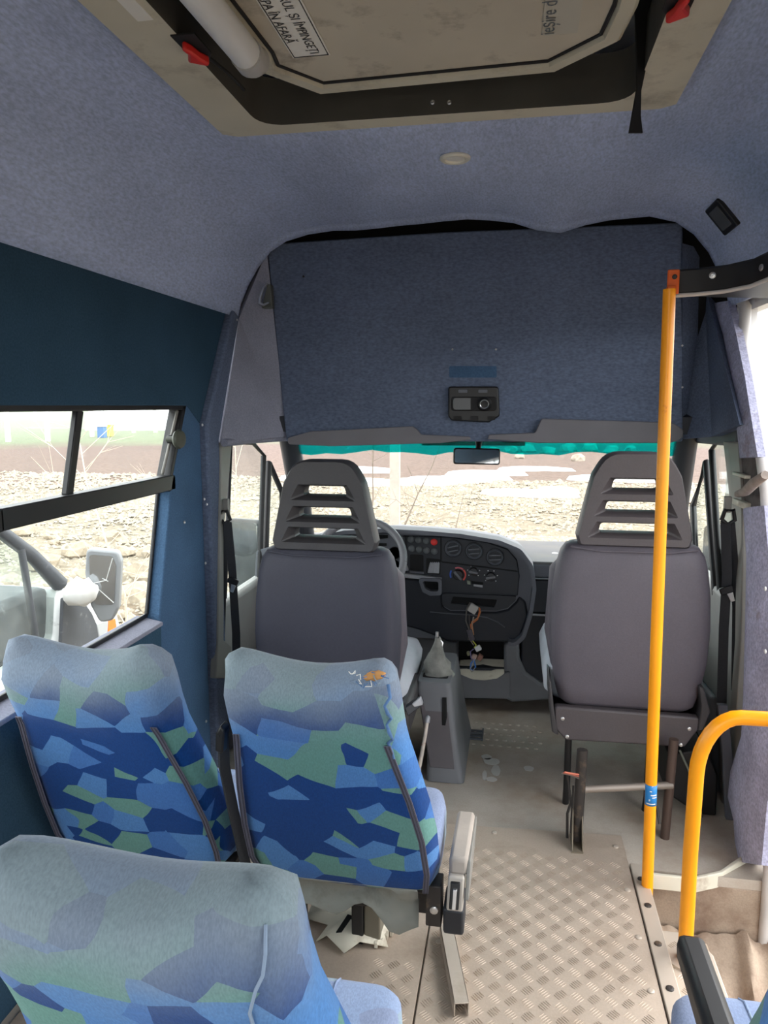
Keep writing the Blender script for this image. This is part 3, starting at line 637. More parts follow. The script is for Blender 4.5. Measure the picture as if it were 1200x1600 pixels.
# black strap hanging from the hatch
bm = NB(); q = [atY(1004, -40, 1.56), atY(1006, 20, 1.56), atY(1003, 90, 1.56), atY(998, 140, 1.555), atY(994, 180, 1.55), atY(993, 208, 1.55)]
ribbon(bm, q, [(.040, .012, 0), (.034, .012, 0), (.022, .012, 0), (.008, .012, 0), (.016, .010, 0), (.026, .004, 0)], .004)
tag(mesh('hanging_strap', bm, blackmat, smooth=50), 'black webbing strap hanging down from the right side of the roof hatch', 'strap')
# ceiling downlight
p_ = atZ(711, 246, 1.949); t = thing('ceiling_downlight', p_, 'small round chrome downlight set in the blue carpet ceiling', 'light')
M = facing(p_, (0, 0, -1))
bm = NB(); lathe(bm, [(.026, .0), (.041, .0), (.041, .004), (.036, .008), (.028, .007), (.025, .001)], M, 28); mesh('bezel', bm, mat('painted nickel sheen', (226, 222, 206), .35, .15), t, smooth=40)  # pale, barely metallic colour stands in for the ring's bright sheen
bm = NB(); lathe(bm, [(.002, .0), (.026, .0), (.026, .002), (.014, .004), (.002, .0045)], M, 24); mesh('lens', bm, mat('frosted lens', (226, 224, 216), .35), t, smooth=50)
# black switch plate on the right cove
p_ = Vector((.617, 2.42, 1.83)); nrm = Vector((-.80, 0, -.60)).normalized(); qd = atX(1131, 337, .61)
t = thing('switch_plate', qd, 'black rectangular switch plate with smoky face on the right ceiling cove', 'switch')
def cove_x(z):
    for (xa, za), (xb, zb) in zip(prof[20:], prof[21:]):
        if zb <= z <= za: return xa + (xb - xa) * (za - z) / (za - zb)
    return .69
zq = 1.865; xq = cove_x(zq); yq = qd.y
for _k in range(12):
    qq = ray(1131, 337); tt = xq / qq.x; zq = CAMZ + qq.z * tt; yq = qq.y * tt; xq = .5 * xq + .5 * cove_x(zq)
t.location = (xq, yq, zq); t.matrix_basis = Matrix.Translation(t.location)
e = .02; tz = Vector((cove_x(zq + e) - cove_x(zq - e), 0, 2 * e)).normalized(); nn = Vector((-tz.z, 0, tz.x)).normalized()
if nn.x > 0: nn = -nn
Mx = Matrix.Identity(4); 
for i, v_ in enumerate((Vector((0, 1, 0)), tz, nn)): Mx.col[i][:3] = v_
Mx = Matrix.Translation(Vector((xq, yq, zq))) @ Mx
bm = NB(); prism(bm, [Mx @ Vector((*p, -.012)) for p in rrect(.135, .098, .008)], nn * .024); mesh('surround', bm, black, t, bevel=.003)
bm = NB(); prism(bm, [Mx @ Vector((*p, .010)) for p in rrect(.090, .068, .004)], nn * .004); mesh('face', bm, mat('smoky panel', (78, 80, 80), .3), t, bevel=.001)
# reading lamp cluster on the bulkhead
t = thing('reading_lamp', atY(741, 660, 2.75), 'black map reading lamp unit with chrome eyeball on navy bulkhead', 'lamp')
yb = 2.755
bm = NB(); plate_xz(bm, rpoly(px(yb, (701, 604), (779, 604), (781, 650), (764, 660), (706, 657), (701, 650)), .012), yb - .022, yb); mesh('housing', bm, black, t, bevel=.005)
bm = NB(); plate_xz(bm, rpoly(px(yb, (706, 620), (776, 620), (776, 642), (706, 642)), .012), yb - .028, yb - .02); mesh('lamp_panel', bm, blackmat, t, bevel=.003)
bm = NB(); plate_xz(bm, rpoly(px(yb, (709, 622), (736, 622), (736, 640), (709, 640)), [.012, .002, .002, .012]), yb - .030, yb - .026); mesh('diffuser', bm, mat('smoked diffuser', (74, 76, 78), .35), t)
M = facing(atY(757, 631, yb - .028), (0, -1, -.15))
bm = NB(); lathe(bm, [(.026, -.002), (.026, .004), (.020, .010), (.017, .008)], M, 24); mesh('eyeball_ring', bm, black, t, smooth=40)
bm = NB(); lathe(bm, [(.001, .001), (.008, .001), (.017, .008), (.016, .010), (.007, .003), (.001, .003)], M, 20); mesh('eyeball_reflector', bm, chrome, t, smooth=50)
for u in (716, 742, 768):
    bm = NB(); plate_xz(bm, rpoly(px(yb, (u - 6, 650), (u + 6, 650), (u + 6, 656), (u - 6, 656)), .003), yb - .026, yb - .02); mesh('clip', bm, blackmat, t)
for u in (724, 755):
    bm = NB(); plate_xz(bm, rpoly(px(yb, (u - 7, 609), (u + 7, 609), (u + 7, 614), (u - 7, 614)), .003), yb - .025, yb - .02); mesh('rocker', bm, dash_grey, t)
# sun visors
def visor(name, pts, lab, rad):
    yv = 2.736; o = thing(name, atY(*pts[0], yv), lab, 'sun visor')
    P = rpoly(px(yv, *pts), rad, 4); bm = NB(); plate_xz(bm, P, yv - .012, yv + .012); mesh('panel', bm, mat('visor vinyl', (104, 102, 106), .6, var=.06), o, bevel=.008)
    return o
v1 = visor('sun_visor', [(452, 694), (450, 684), (486, 674), (645, 666), (653, 672), (658, 679), (734, 682), (736, 687), (690, 692), (520, 697)], 'grey padded sun visor folded up on the driver side of the windscreen top', [.01, .02, .04, .008, .01, .01, .006, .004, .02, .02])
v2 = visor('sun_visor', [(762, 686), (764, 679), (836, 676), (846, 654), (1050, 660), (1068, 672), (1064, 686), (1046, 692), (840, 692)], 'grey padded sun visor folded up on the passenger side behind the yellow pole', [.004, .006, .012, .01, .03, .02, .02, .02, .01])
for o, u in ((v1, 700), (v2, 800)):
    bm = NB(); a = atY(u - 14, 689, 2.786); b_ = atY(u + 14, 689, 2.786); tube(bm, [a, (a + b_) / 2 + Vector((0, -.006, -.002)), b_], .004, 6); mesh('clip', bm, blackmat, o, smooth=50)
# interior mirror
mc = atY(745, 713, 3.06); t = thing('rearview_mirror', mc, 'small rectangular rear-view mirror on a black stem at windscreen top centre', 'mirror')
w_, h_ = .096, .034
M = Matrix.Translation(mc) @ Matrix.Rotation(R(8), 4, 'Z') @ Matrix.Rotation(R(1), 4, 'Y') @ Matrix.Rotation(R(-4), 4, 'X')
bm = NB(); prism(bm, [M @ Vector((p[0], -.004, p[1])) for p in rrect(w_ * 2, h_ * 2, .012)], M.to_3x3() @ Vector((0, .028, 0))); mesh('shell', bm, black, t, bevel=.006)
bm = NB(); prism(bm, [M @ Vector((p[0], -.006, p[1])) for p in rrect(w_ * 2 - .012, h_ * 2 - .012, .008)], M.to_3x3() @ Vector((0, .003, 0))); mesh('mirror_glass', bm, mirror_m, t)
bm = NB(); tube(bm, [mc + Vector((0, .02, .0)), mc + Vector((.005, .03, .04)), mc + Vector((.005, .07, .085))], [.012, .011, .022], 10); mesh('stem', bm, black, t, smooth=50)
# coat hook on the left wedge
c0 = atY(413, 466, 2.70); t = thing('coat_hook', c0, 'bare metal coat hook with dark backplate on the grey left wedge panel', 'hook')
bm = NB(); prism(bm, [c0 + Vector(p) for p in ((-.012, .0, -.035), (.03, .0, -.035), (.026, .0, .05), (.012, .0, .05))], (0, .03, 0)); mesh('backplate', bm, mat('olive steel', (92, 94, 88), .5, .3), t, bevel=.003)
bm = NB(); tube(bm, [c0 + Vector(p) for p in ((.012, -.002, .05), (.004, -.02, .035), (-.004, -.034, .0), (-.006, -.036, -.022), (.010, -.04, -.03), (.032, -.045, -.022))], [.004, .005, .006, .006, .005, .003], 8); mesh('prong', bm, chrome, t, smooth=60)

# ================================================================== yellow pole and handrail
pt = atY(1046, 452, 1.926); pb = Vector((.397, 1.93, -.02)); pb = atY(1011, 1395, 1.926)
pb2 = pb + (pb - pt).normalized() * .10
t = thing('grab_pole', (pb.x, 1.926, 0), 'tall straight orange-yellow grab pole standing at the step edge before the passenger seat', 'pole')
bm = NB(); tube(bm, [pt, pb2], .0150, 20); mesh('tube', bm, yellow, t, smooth=50)
bm = NB(); box(bm, (pt.x - .004, 1.935, pt.z - .01), (pt.x + .024, 1.941, pt.z + .048)); box(bm, (pt.x - .006, 1.918, pt.z - .006), (pt.x + .014, 1.941, pt.z + .008)); br = mesh('top_bracket', bm, orange, t, bevel=.003)
screw((pt.x + .012, 1.934, pt.z + .030), (0, -1, 0), br, .006, steel, 'bolt')
def on_pole(v): k = (v - 452) / (1395 - 452); return pt.lerp(pb, k)
sA, sB = on_pole(1207), on_pole(1241)
bm = NB(); rings = [[sA.lerp(sB, f) + Vector((math.sin(a) * .0156, -math.cos(a) * .0156, 0)) for a in [R(-78 + 156 * i / 12) for i in range(13)]] for f in (0, .33, .66, 1)]
loft(bm, rings, False, False); stk = mesh('sticker', bm, mat('blue sticker', (28, 122, 190), .45, dirt=(210, 214, 214), dscale=60, dlo=.62, dhi=.66), t, solid=.0004, smooth=60)
bm = NB()
for f, a0_, a1_, wd in ((.24, -20, 0, .05), (.42, -10, 50, .06), (.55, 5, 55, .04), (.86, -50, 40, .05)):
    r_ = [[sA.lerp(sB, f + df) + Vector((math.sin(a) * .0163, -math.cos(a) * .0163, 0)) for a in [R(a0_ + (a1_ - a0_) * i / 6) for i in range(7)]] for df in (0, wd)]
    loft(bm, r_, False, False)
mesh('sticker_print', bm, label_w, stk, solid=.0003)
hr = [(1069, 1520, 1.69), (1073, 1440, 1.69), (1079, 1330, 1.69), (1088, 1210, 1.69)]
P = [atY(*q) for q in hr]; P[0].z = -.02; P[0].x = P[1].x + (P[1].x - P[2].x) * .6
c_ = P[-1]
zt_ = atY(1150, 1122, 1.685).z; xa = c_.x; xb = atY(1160, 1121, 1.685).x
arc = [Vector((xa + (xb - xa) * (1 - math.cos(a)), 1.69, c_.z + (zt_ - c_.z) * math.sin(a))) for a in [R(90 * k / 8) for k in range(1, 9)]]
end = [Vector((.635, 1.685, zt_ + .003)), Vector((.675, 1.66, zt_ + .004)), Vector((.698, 1.60, zt_ + .004)), Vector((.706, 1.4, zt_ + .004)), Vector((.712, .92, zt_ + .004))]
t = thing('hand_rail', (P[0].x, 1.69, 0), 'bent orange-yellow hand rail curving right over the step beside the doorway', 'hand rail')
bm = NB(); tube(bm, P + arc + end, .0168, 18); mesh('tube', bm, yellow, t, smooth=50)
bm = NB(); lathe(bm, [(.018, -.014), (.040, -.014), (.040, -.008), (.020, -.006)], Matrix.Translation((P[0].x, 1.69, 0)), 20); mesh('foot_flange', bm, alu_b, t, smooth=40)

# ================================================================== seat belts at the cab door posts
def seat_belt(s, loc, label, pts_guide, runs, buckle, side_x):
    t = thing('seat_belt', loc, label, 'seat belt')
    g = pts_guide; bm = NB(); tube(bm, [g + Vector((-.018, -.004, -.012)), g + Vector((-.012, -.012, .020)), g + Vector((.012, -.012, .020)), g + Vector((.020, -.004, -.012)), g + Vector((.0, -.008, -.026)), g + Vector((-.018, -.004, -.012))], .007, 8); mesh('belt_guide', bm, black, t, smooth=60)
    bm = NB(); box(bm, g + Vector((-.010, .0, .01)), g + Vector((.010, .02, .06))); mesh('height_slider', bm, trimgrey, t, bevel=.003)
    for r_ in runs: bm = NB(); ribbon(bm, r_, (.026, -.012 * s, 0), .003); mesh('webbing', bm, belt_m, t)
    b_ = buckle; bm = NB(); M = Matrix.Translation(b_) @ Matrix.Rotation(R(-20 * s), 4, 'Y')
    prism(bm, [M @ Vector((p[0], -.006, p[1])) for p in rrect(.040, .022, .006)], (0, .012, 0)); mesh('tongue_grip', bm, black, t, bevel=.003)
    bm = NB(); prism(bm, [M @ Vector((p[0], -.002, p[1])) for p in ((-.002, -.012), (.016, -.012), (.014, -.040), (.002, -.040))], (0, .004, 0)); mesh('tongue', bm, chrome, t, bevel=.001)
    return t
yl = 2.46
g = atY(352, 806, yl)
seat_belt(-1, (g.x, yl, 0), 'dark seat belt hanging at the left door post behind the driver seat', g,
          [[g + Vector((-.004, .0, -.02)), atY(345, 1000, yl), atY(344, 1100, yl)], [g + Vector((.012, -.01, -.02)), atY(362, 880, yl - .02), atY(369, 990, yl - .02), atY(370, 1090, yl - .02)]], atY(364, 908, yl - .03), 0)
yr_ = 2.40
g = atY(1137, 806, yr_)
seat_belt(1, (g.x, yr_, 0), 'dark seat belt hanging at the right door post beside the passenger seat', g,
          [[g + Vector((.008, .0, -.02)), atY(1152, 950, yr_ + .02), atY(1150, 1080, yr_ + .02)], [g + Vector((-.008, -.01, -.02)), atY(1136, 900, yr_ - .02), atY(1131, 980, yr_ - .02), atY(1127, 1120, yr_ - .02)]], atY(1135, 922, yr_ - .03), 0)

# ================================================================== door mirrors outside the cab
def door_mirror(name, c0, lab, s):
    t = thing(name, c0, lab, 'mirror'); M = Matrix.Translation(c0) @ Matrix.Rotation(R(14 * s), 4, 'Z')
    bm = NB(); prism(bm, [M @ Vector((p[0], 0, p[1])) for p in rrect(.19, .36, .03, cy=.0)], M.to_3x3() @ Vector((0, .06, 0))); mesh('housing', bm, black, t, bevel=.02)
    bm = NB(); prism(bm, [M @ Vector((p[0], -.006, p[1])) for p in rrect(.165, .335, .02)], M.to_3x3() @ Vector((0, .008, 0))); mesh('mirror_glass', bm, mirror_m, t)
    bm = NB(); tube(bm, [c0 + Vector((-.06 * s, .05, -.10)), c0 + Vector((-.20 * s, .12, -.12))], .014, 8); mesh('arm', bm, black, t, smooth=60)
    return t
door_mirror('door_mirror', atY(381, 870, 3.30), 'black door mirror outside the driver window at left', -1)
door_mirror('door_mirror', atY(1140, 890, 3.10), 'black door mirror outside the passenger window at right', 1)
# ================================================================== cab seats
HO = [(-.160, 0.), (.160, 0.), (.168, .03), (.128, .215), (.088, .285), (-.088, .285), (-.128, .215), (-.168, .03)]
def headrest_mesh(parent, m, cx, y0, z0):
    """moulded headrest with three funnelled slots, facing -y"""
    bm = NB(); out = rpoly(HO, [.012, .012, .01, .06, .07, .07, .06, .01], 4)
    slots = [(.052, .104, .096), (.118, .088, .080), (.186, .072, .062)]     # z centre, half widths bottom/top
    rims, holes, backs = [], [], []
    for zc_, wb, wt in slots:
        rims.append(rpoly([(-wb - .034, zc_ - .026), (wb + .034, zc_ - .026), (wt + .016, zc_ + .024), (-wt - .016, zc_ + .024)], .004, 3))
        holes.append(rpoly([(-wb, zc_ - .014), (wb, zc_ - .014), (wt, zc_ + .017), (-wt, zc_ + .017)], .010, 3))
    def fill(o_, hs, y):
        lo = [[bm.verts.new((cx + p[0], y + (p[1] * .0), z0 + p[1])) for p in r_] for r_ in [o_] + hs]
        ed = [bm.edges.new((a[k], a[(k + 1) % len(a)])) for a in lo for k in range(len(a))]
        bmesh.ops.triangle_fill(bm, use_beauty=True, use_dissolve=False, edges=ed); return lo
    ins = [tuple(Vector(p) * .965 + Vector((0, .005))) for p in out]
    A = fill(ins, rims, y0); Bk = fill(ins, holes, y0 + .085)
    mid = [bm.verts.new((cx + p[0], y0 + .012, z0 + p[1])) for p in out]; mid2 = [bm.verts.new((cx + p[0], y0 + .070, z0 + p[1])) for p in out]
    def br(a, b_):
        for k in range(len(a)): bm.faces.new((a[k], a[(k + 1) % len(a)], b_[(k + 1) % len(a)], b_[k]))
    br(A[0], mid); br(mid, mid2); br(mid2, Bk[0])
    for k in range(3):
        md = [bm.verts.new((cx + p[0], y0 + .030, z0 + p[1])) for p in holes[k]]; br(A[1 + k], md); br(md, Bk[1 + k])
    return mesh('headrest', bm, m, parent, smooth=35)
def rr3(cx, cy, z, hw, hd, r, n=5, dy=0.):
    return [Vector((cx + p[0], cy + p[1] + dy, z)) for p in rrect(hw * 2, hd * 2, r, n)]
def cab_seat(cx, y0, zb, zt_, label, pm, hm, lower):
    t = thing('cab_seat', (cx, y0 + .2, 0), label, 'seat')
    H = zt_ - zb; D = .075
    # backrest, loft of rounded sections (rear face at y0)
    bm = NB(); secs = []
    for f, hw, d in ((0, .190, .05), (.03, .205, .062), (.12, .218, .07), (.3, .232, .075), (.5, .236, .078), (.7, .232, .075), (.86, .222, .07), (.94, .212, .064), (.985, .198, .054), (1.0, .180, .042)):
        secs.append(rr3(cx, y0 + D + .01 * f, zb + H * f, hw, d, .05, 5))
    loft(bm, secs); mesh('backrest', bm, pm, t, smooth=60)
    for s in (-1, 1):   # side bolsters facing forward
        bm = NB(); tube(bm, [(cx + s * .19, y0 + .13, zb + .06), (cx + s * .20, y0 + .155, zb + H * .4), (cx + s * .19, y0 + .15, zb + H * .8), (cx + s * .17, y0 + .12, zb + H * .92)], [.03, .05, .05, .02], 10); mesh('bolster', bm, vinyl, t, smooth=60)
    bm = NB(); tube(bm, [(cx - .185, y0 + .028, zb + H * .985), (cx - .1, y0 + .016, zb + H * .968), (cx + .1, y0 + .016, zb + H * .968), (cx + .185, y0 + .028, zb + H * .985)], .003, 6); mesh('seam', bm, pm, t)
    headrest_mesh(t, hm, cx, y0 + .022, zt_ - .004)
    for s in (-.075, .075):
        bm = NB(); cyl(bm, (cx + s, y0 + .065, zt_ - .02), (cx + s, y0 + .065, zt_ + .03), .014, 12); mesh('headrest_post', bm, blackmat, t, smooth=50)
    # cushion
    bm = NB(); secs = [rr3(cx, y0 + .36, z, hw, hd, .06) for z, hw, hd in ((zb - .03, .22, .22), (zb + .0, .245, .25), (zb + .06, .25, .26), (zb + .10, .235, .245), (zb + .115, .20, .21))]
    loft(bm, secs); mesh('cushion', bm, pale_cloth, t, smooth=60)
    if lower:
        bm = NB(); prof_ = px(y0 - .004, (866, 1104), (1094, 1122), (1092, 1140), (1070, 1168), (884, 1157), (866, 1138))
        plate_xz(bm, rpoly(prof_, .012), y0 - .004, y0 + .03); lw = mesh('lower_shell', bm, headp, t, bevel=.006)
        for u, v in ((879, 1123), (886, 1151), (1077, 1139), (1064, 1164)): screw(atY(u, v, y0 - .005), (0, -1, 0), lw, .006, chrome)
        for s, us in ((-1, ((861, 1062), (865, 1104), (872, 1145), (862, 1140), (857, 1090), (857, 1060))), (1, ((1097, 1070), (1108, 1108), (1096, 1138), (1088, 1138), (1094, 1100), (1090, 1070)))):
            bm = NB(); plate_xz(bm, px(y0 + .01, *us), y0 - .01, y0 + .20); mesh('side_cover', bm, headpd, t, bevel=.004)
        B('seat_pan', (cx - .215, y0 + .06, zb - .07), (cx + .215, y0 + .56, zb - .03), steel, t, .01)
        return t
    B('pedestal', (cx - .19, y0 + .10, .006), (cx + .19, y0 + .52, zb - .03), black, t, .02)
    for s in (-1, 1): B('side_cover', (cx + s * .25 - .02, y0 + .06, zb - .06), (cx + s * .25 + .02, y0 + .36, zb + .05), headpd, t, .015)
    return t
dz = atY(500, 862, 2.17).z; pz = atY(1000, 856, 2.25).z
cab_seat(atY(503, 950, 2.17).x, 2.17, .30, dz, 'grey driver seat with slotted headrest behind the steering wheel', vinyl_d, headpd, False)
zbp = atY(980, 1112, 2.25).z
ps = cab_seat(atY(988, 950, 2.25).x, 2.25, zbp, pz, 'grey passenger cab seat on bare tubular legs behind the yellow pole', vinyl, headp, True)
pcx = ps.location.x
def leg(pts, r, m=steel, name='leg', flat=None): bm = NB(); tube(bm, pts, r, 10, flat=flat); return mesh(name, bm, m, ps, smooth=50)
la = atY(904, 1158, 2.22); lb = atZ(896, 1330, .012)
leg([Vector((la.x, 2.10, la.z + .03)), Vector((la.x - .004, 2.10, .10)), Vector((la.x - .006, 2.10, .02))], .013, flat=(1.2, 1))
l2 = atY(1050, 1165, 2.22)
leg([Vector((l2.x, 2.2, l2.z + .03)), Vector((l2.x - .012, 2.19, .0))], .014, mat('brown steel', (78, 62, 54), .6, .2))
for dx, yy in ((la.x - .022, 2.62), (l2.x - .045, 2.62)): leg([(dx, yy - .3, .27), (dx, yy - .3, .06), (dx, yy - .28, .002)], .011, black)
leg([(la.x, 2.11, .175), (l2.x, 2.19, .172)], .011, mat('worn tube', (136, 126, 116), .5, .3), 'cross_tube')
f0 = atZ(889, 1334, .012)
bm = NB(); 
for s in (-1, 1): prism(bm, [(la.x - .008 + s * .015, 2.05, .010), (la.x - .008 + s * .015, 2.13, .010), (la.x - .008 + s * .013, 2.12, .10), (la.x - .008 + s * .013, 2.10, .12)], (.003, 0, 0))
box(bm, (la.x - .024, 2.045, .010), (la.x + .008, 2.14, .014)); mesh('floor_bracket', bm, mat('greasy bracket', (126, 116, 100), .6, .3, var=.2), ps)
for k, (dx, c_) in enumerate(((.0, (200, 110, 84)), (-.004, (170, 96, 80)), (.003, (90, 84, 78)))):
    bm = NB(); a = Vector((la.x - .008, 2.09, .232 - .006 * k)); tube(bm, [a, a + Vector((-.02, -.005, .004 + .003 * k)), a + Vector((-.042 - .004 * k, -.012, .010 + .004 * k))], .0025, 6); mesh('wire_end', bm, mat('wire %d' % k, c_, .5), ps, smooth=60)
bm = NB(); tube(bm, [(la.x - .032, 2.12, .012), (la.x - .034, 2.12, .09), (la.x - .024, 2.13, .12), (la.x - .036, 2.14, .20)], .004, 6); tube(bm, [(la.x - .024, 2.10, .04), (la.x - .02, 2.12, .18)], .003, 6); mesh('tilt_rod', bm, steel, ps, smooth=60)
bm = NB(); tube(bm, [(l2.x - .055, 2.2, .175), (l2.x - .04, 2.17, .09), (l2.x - .035, 2.16, .06)], .004, 6); mesh('tilt_rod', bm, steel, ps, smooth=60)

# black battery cover right of the passenger seat legs
t = thing('battery_box', (.56, 2.35, 0), 'black box with grey edge beside the passenger seat at the right door', 'box')
bq = [atY(1045, 1178, 2.34), atY(1104, 1170, 2.34), atY(1122, 1210, 2.34), atY(1118, 1298, 2.34), atY(1088, 1306, 2.34), atY(1042, 1240, 2.34)]
bm = NB(); plate_xz(bm, [(p.x, max(p.z, .002)) for p in bq], 2.34, 2.58); mesh('body', bm, black, t, bevel=.006)
bm = NB(); e0 = [atY(u, v, 2.335) for u, v in ((1128, 1100), (1136, 1180), (1140, 1260), (1138, 1320))]; ribbon(bm, [Vector((p.x, p.y, max(p.z, .0))) for p in e0], (.03, 0, 0), .02); mesh('edge_cover', bm, dash_grey, t, bevel=.003)
bm = NB(); tube(bm, [atY(1062, 1172, 2.33), atY(1088, 1230, 2.33), atY(1100, 1300, 2.33)], .004, 6); mesh('edge_bead', bm, mat('sage edging', (120, 124, 112), .6), t, smooth=60)

# ================================================================== bus seats
def sadd(x, hw, f):   # twin horns of the head roll
    q = x / hw; return f * (.046 * min(1., abs(q)) ** 2 - .026)
def bus_seat(loc, label, group, tear=False, buckle=False, lean=0., cush_m=cush_fab, zips=True):
    t = thing('bus_seat', loc, label, 'seat', group)
    ox, oy, oz = loc; base = Vector((ox, oy, 0))
    Lh = .572; th = math.atan2(.22, .565); ax_ = Vector((0, -math.sin(th), math.cos(th))); nf = Vector((0, math.cos(th), math.sin(th)))   # up the back, forward
    org = base + Vector((.012, .22, .275))
    bm = NB(); rings = []; nx = 8; nl = 9
    def sect(s, hw, d, cx, k, r_):
        X14 = [-math.cos(math.pi * i / 14) for i in range(15)]; X14 = [.45 * a_ + .55 * (-1 + 2 * i / 14) for i, a_ in enumerate(X14)]; pw = 5. if s < .95 else 3.2
        prf = lambda a_: (1 - abs(a_) ** pw) ** (1 / pw)
        pts = [(a_ * hw, -prf(a_) * d) for a_ in X14] + [(a_ * hw, prf(a_) * d) for a_ in X14[-2:0:-1]]; f = sstep(.62, 1., s)
        return [org + Vector((cx + p[0], 0, 0)) + ax_ * (s * Lh + sadd(p[0], hw, f) + lean * p[0] * f) + nf * (d + p[1] + k) for p in pts]
    S = [(0., .196, .040, .008, .004, .03), (.02, .206, .048, .008, 0, .035), (.10, .211, .056, .006, 0, .04), (.25, .210, .058, .003, 0, .04), (.40, .202, .056, .0, 0, .04), (.55, .190, .054, -.004, 0, .04),
         (.66, .180, .054, -.008, 0, .04), (.74, .174, .060, -.010, -.004, .05), (.82, .172, .066, -.012, -.008, .055), (.90, .170, .066, -.013, -.008, .06), (.955, .164, .058, -.013, -.002, .055), (.985, .152, .044, -.013, .010, .04), (1.0, .132, .026, -.013, .026, .025)]
    loft_r = [sect(*a) for a in S]
    Vr = loft(bm, loft_r, caps=False)
    for ring in (Vr[0], Vr[-1]):
        for i in range(14):
            a4 = [ring[i], ring[i + 1], ring[(28 - i - 1) % 28], ring[(28 - i) % 28]]; u4 = list(dict.fromkeys(a4)); bm.faces.new(u4)
    back = mesh('backrest', bm, seat_fab, t, smooth=70)
    # rounded top needs the saddle between the horns: close fan is smooth enough
    for s in (-1, 1) if zips else ():   # zip beside each rear corner
        bm = NB(); bm2 = NB(); path = []
        for f, hw, cx, k in ((.0, .180, .010, .0), (.12, .190, .006, -.001), (.3, .186, .003, -.001), (.5, .172, -.003, -.001), (.62, .160, -.007, -.001), (.72, .150, -.010, -.001), (.765, .146, -.010, -.005)):
            path.append(org + Vector((cx + s * hw, 0, 0)) + ax_ * (f * Lh) + nf * (k + (.004 if f < .05 else .0)))
        ribbon(bm, path, (.013, 0, 0), .002); z = mesh('zip_tape', bm, mat('zip tape', (92, 90, 104), .8), back)
        bm = NB()
        for dx in (-.0035, .0035): tube(bm, [p + Vector((dx, 0, 0)) - nf * .001 for p in path], .0014, 6)
        mesh('zip_teeth', bm, mat('zip teeth', (52, 54, 66), .5), back, smooth=60)
    if not zips:
        bm = NB(); tube(bm, [org + Vector((.126 + dx, 0, 0)) + ax_ * (f * Lh) + nf * k for f, dx, k in ((.985, .012, .030), (.96, .016, .010), (.93, .014, .0), (.90, .006, -.005), (.84, -.004, -.009), (.76, -.006, -.006), (.68, .0, -.001), (.60, .012, -.001))], .0020, 6); mesh('piping', bm, mat('faded piping', (132, 148, 170), .9), back, smooth=60)
    # head-roll seam
    bm = NB(); tube(bm, [org + Vector((-.008 + x, 0, 0)) + ax_ * (.74 * Lh - .004) + nf * .0006 for x in (-.125, -.06, 0, .06, .125)], .0016, 6); mesh('seam', bm, seat_fab, back)
    # cushion
    c0 = base + Vector((.012, .33, 0)); bm = NB()
    rows = []
    for yy, z0_, z1_ in ((-.06, .285, .36), (-.03, .27, .372), (0., .262, .380), (.09, .262, .386), (.14, .268, .382), (.165, .285, .366), (.172, .31, .345)):
        hw = .216 if yy < .12 else .216 - (yy - .12) * .5
        rows.append([c0 + Vector((p[0], yy, (z0_ + z1_) / 2 + p[1])) for p in rrect(hw * 2, z1_ - z0_, min(.035, (z1_ - z0_) * .45), 5)])
    loft(bm, rows); cu = mesh('cushion', bm, cush_m, t, smooth=60)
    for sx in (-.1, .1):
        bm = NB(); tube(bm, [c0 + Vector((sx, yy, z_)) for yy, z_ in ((-.02, .3755), (0, .3808), (.09, .3866), (.14, .383), (.166, .366))], .0018, 6); mesh('seam', bm, cush_m, cu)
    B('seat_pan', base + Vector((-.19, .27, .235)), base + Vector((.215, .48, .268)), steel, t, .01)
    # frame and pedestal
    B('cross_beam', base + Vector((-.20, .30, .17)), base + Vector((.20, .345, .235)), black, t, .004)
    lg = NB(); box(lg, base + Vector((.035, .385, .008)), base + Vector((.075, .44, .24))); mesh('leg', lg, mat('olive steel post', (112, 106, 92), .6, .2), t, bevel=.004)
    lg = NB(); box(lg, base + Vector((.005, .38, .008)), base + Vector((.034, .43, .235))); mesh('leg', lg, black, t, bevel=.004)
    lg = NB(); box(lg, base + Vector((-.16, .385, .008)), base + Vector((-.12, .44, .24))); mesh('leg', lg, steel, t, bevel=.004)
    # sagging lining under the backrest
    bm = NB(); n_ = 18; m_ = 6; V = []
    for i in range(n_ + 1):
        x = -.175 + .36 * i / n_; row = []
        for j in range(m_ + 1):
            f = j / m_; z = .284 - f * (.085 + .02 * math.sin(i * .9) + .02 * math.sin(i * .37 + 1)); y = .215 + .01 * f + .018 * noise.noise((i * .5, j * .6, ox * 5 + oy)) * (1 if f > .1 else .2) + .03 * math.sin(f * 3.1)
            row.append(bm.verts.new(base + Vector((x, y, z))))
        V.append(row)
    for i in range(n_):
        for j in range(m_): bm.faces.new((V[i][j], V[i + 1][j], V[i + 1][j + 1], V[i][j + 1]))
    mesh('seat_lining', bm, skirtm, t, smooth=70, solid=.003)
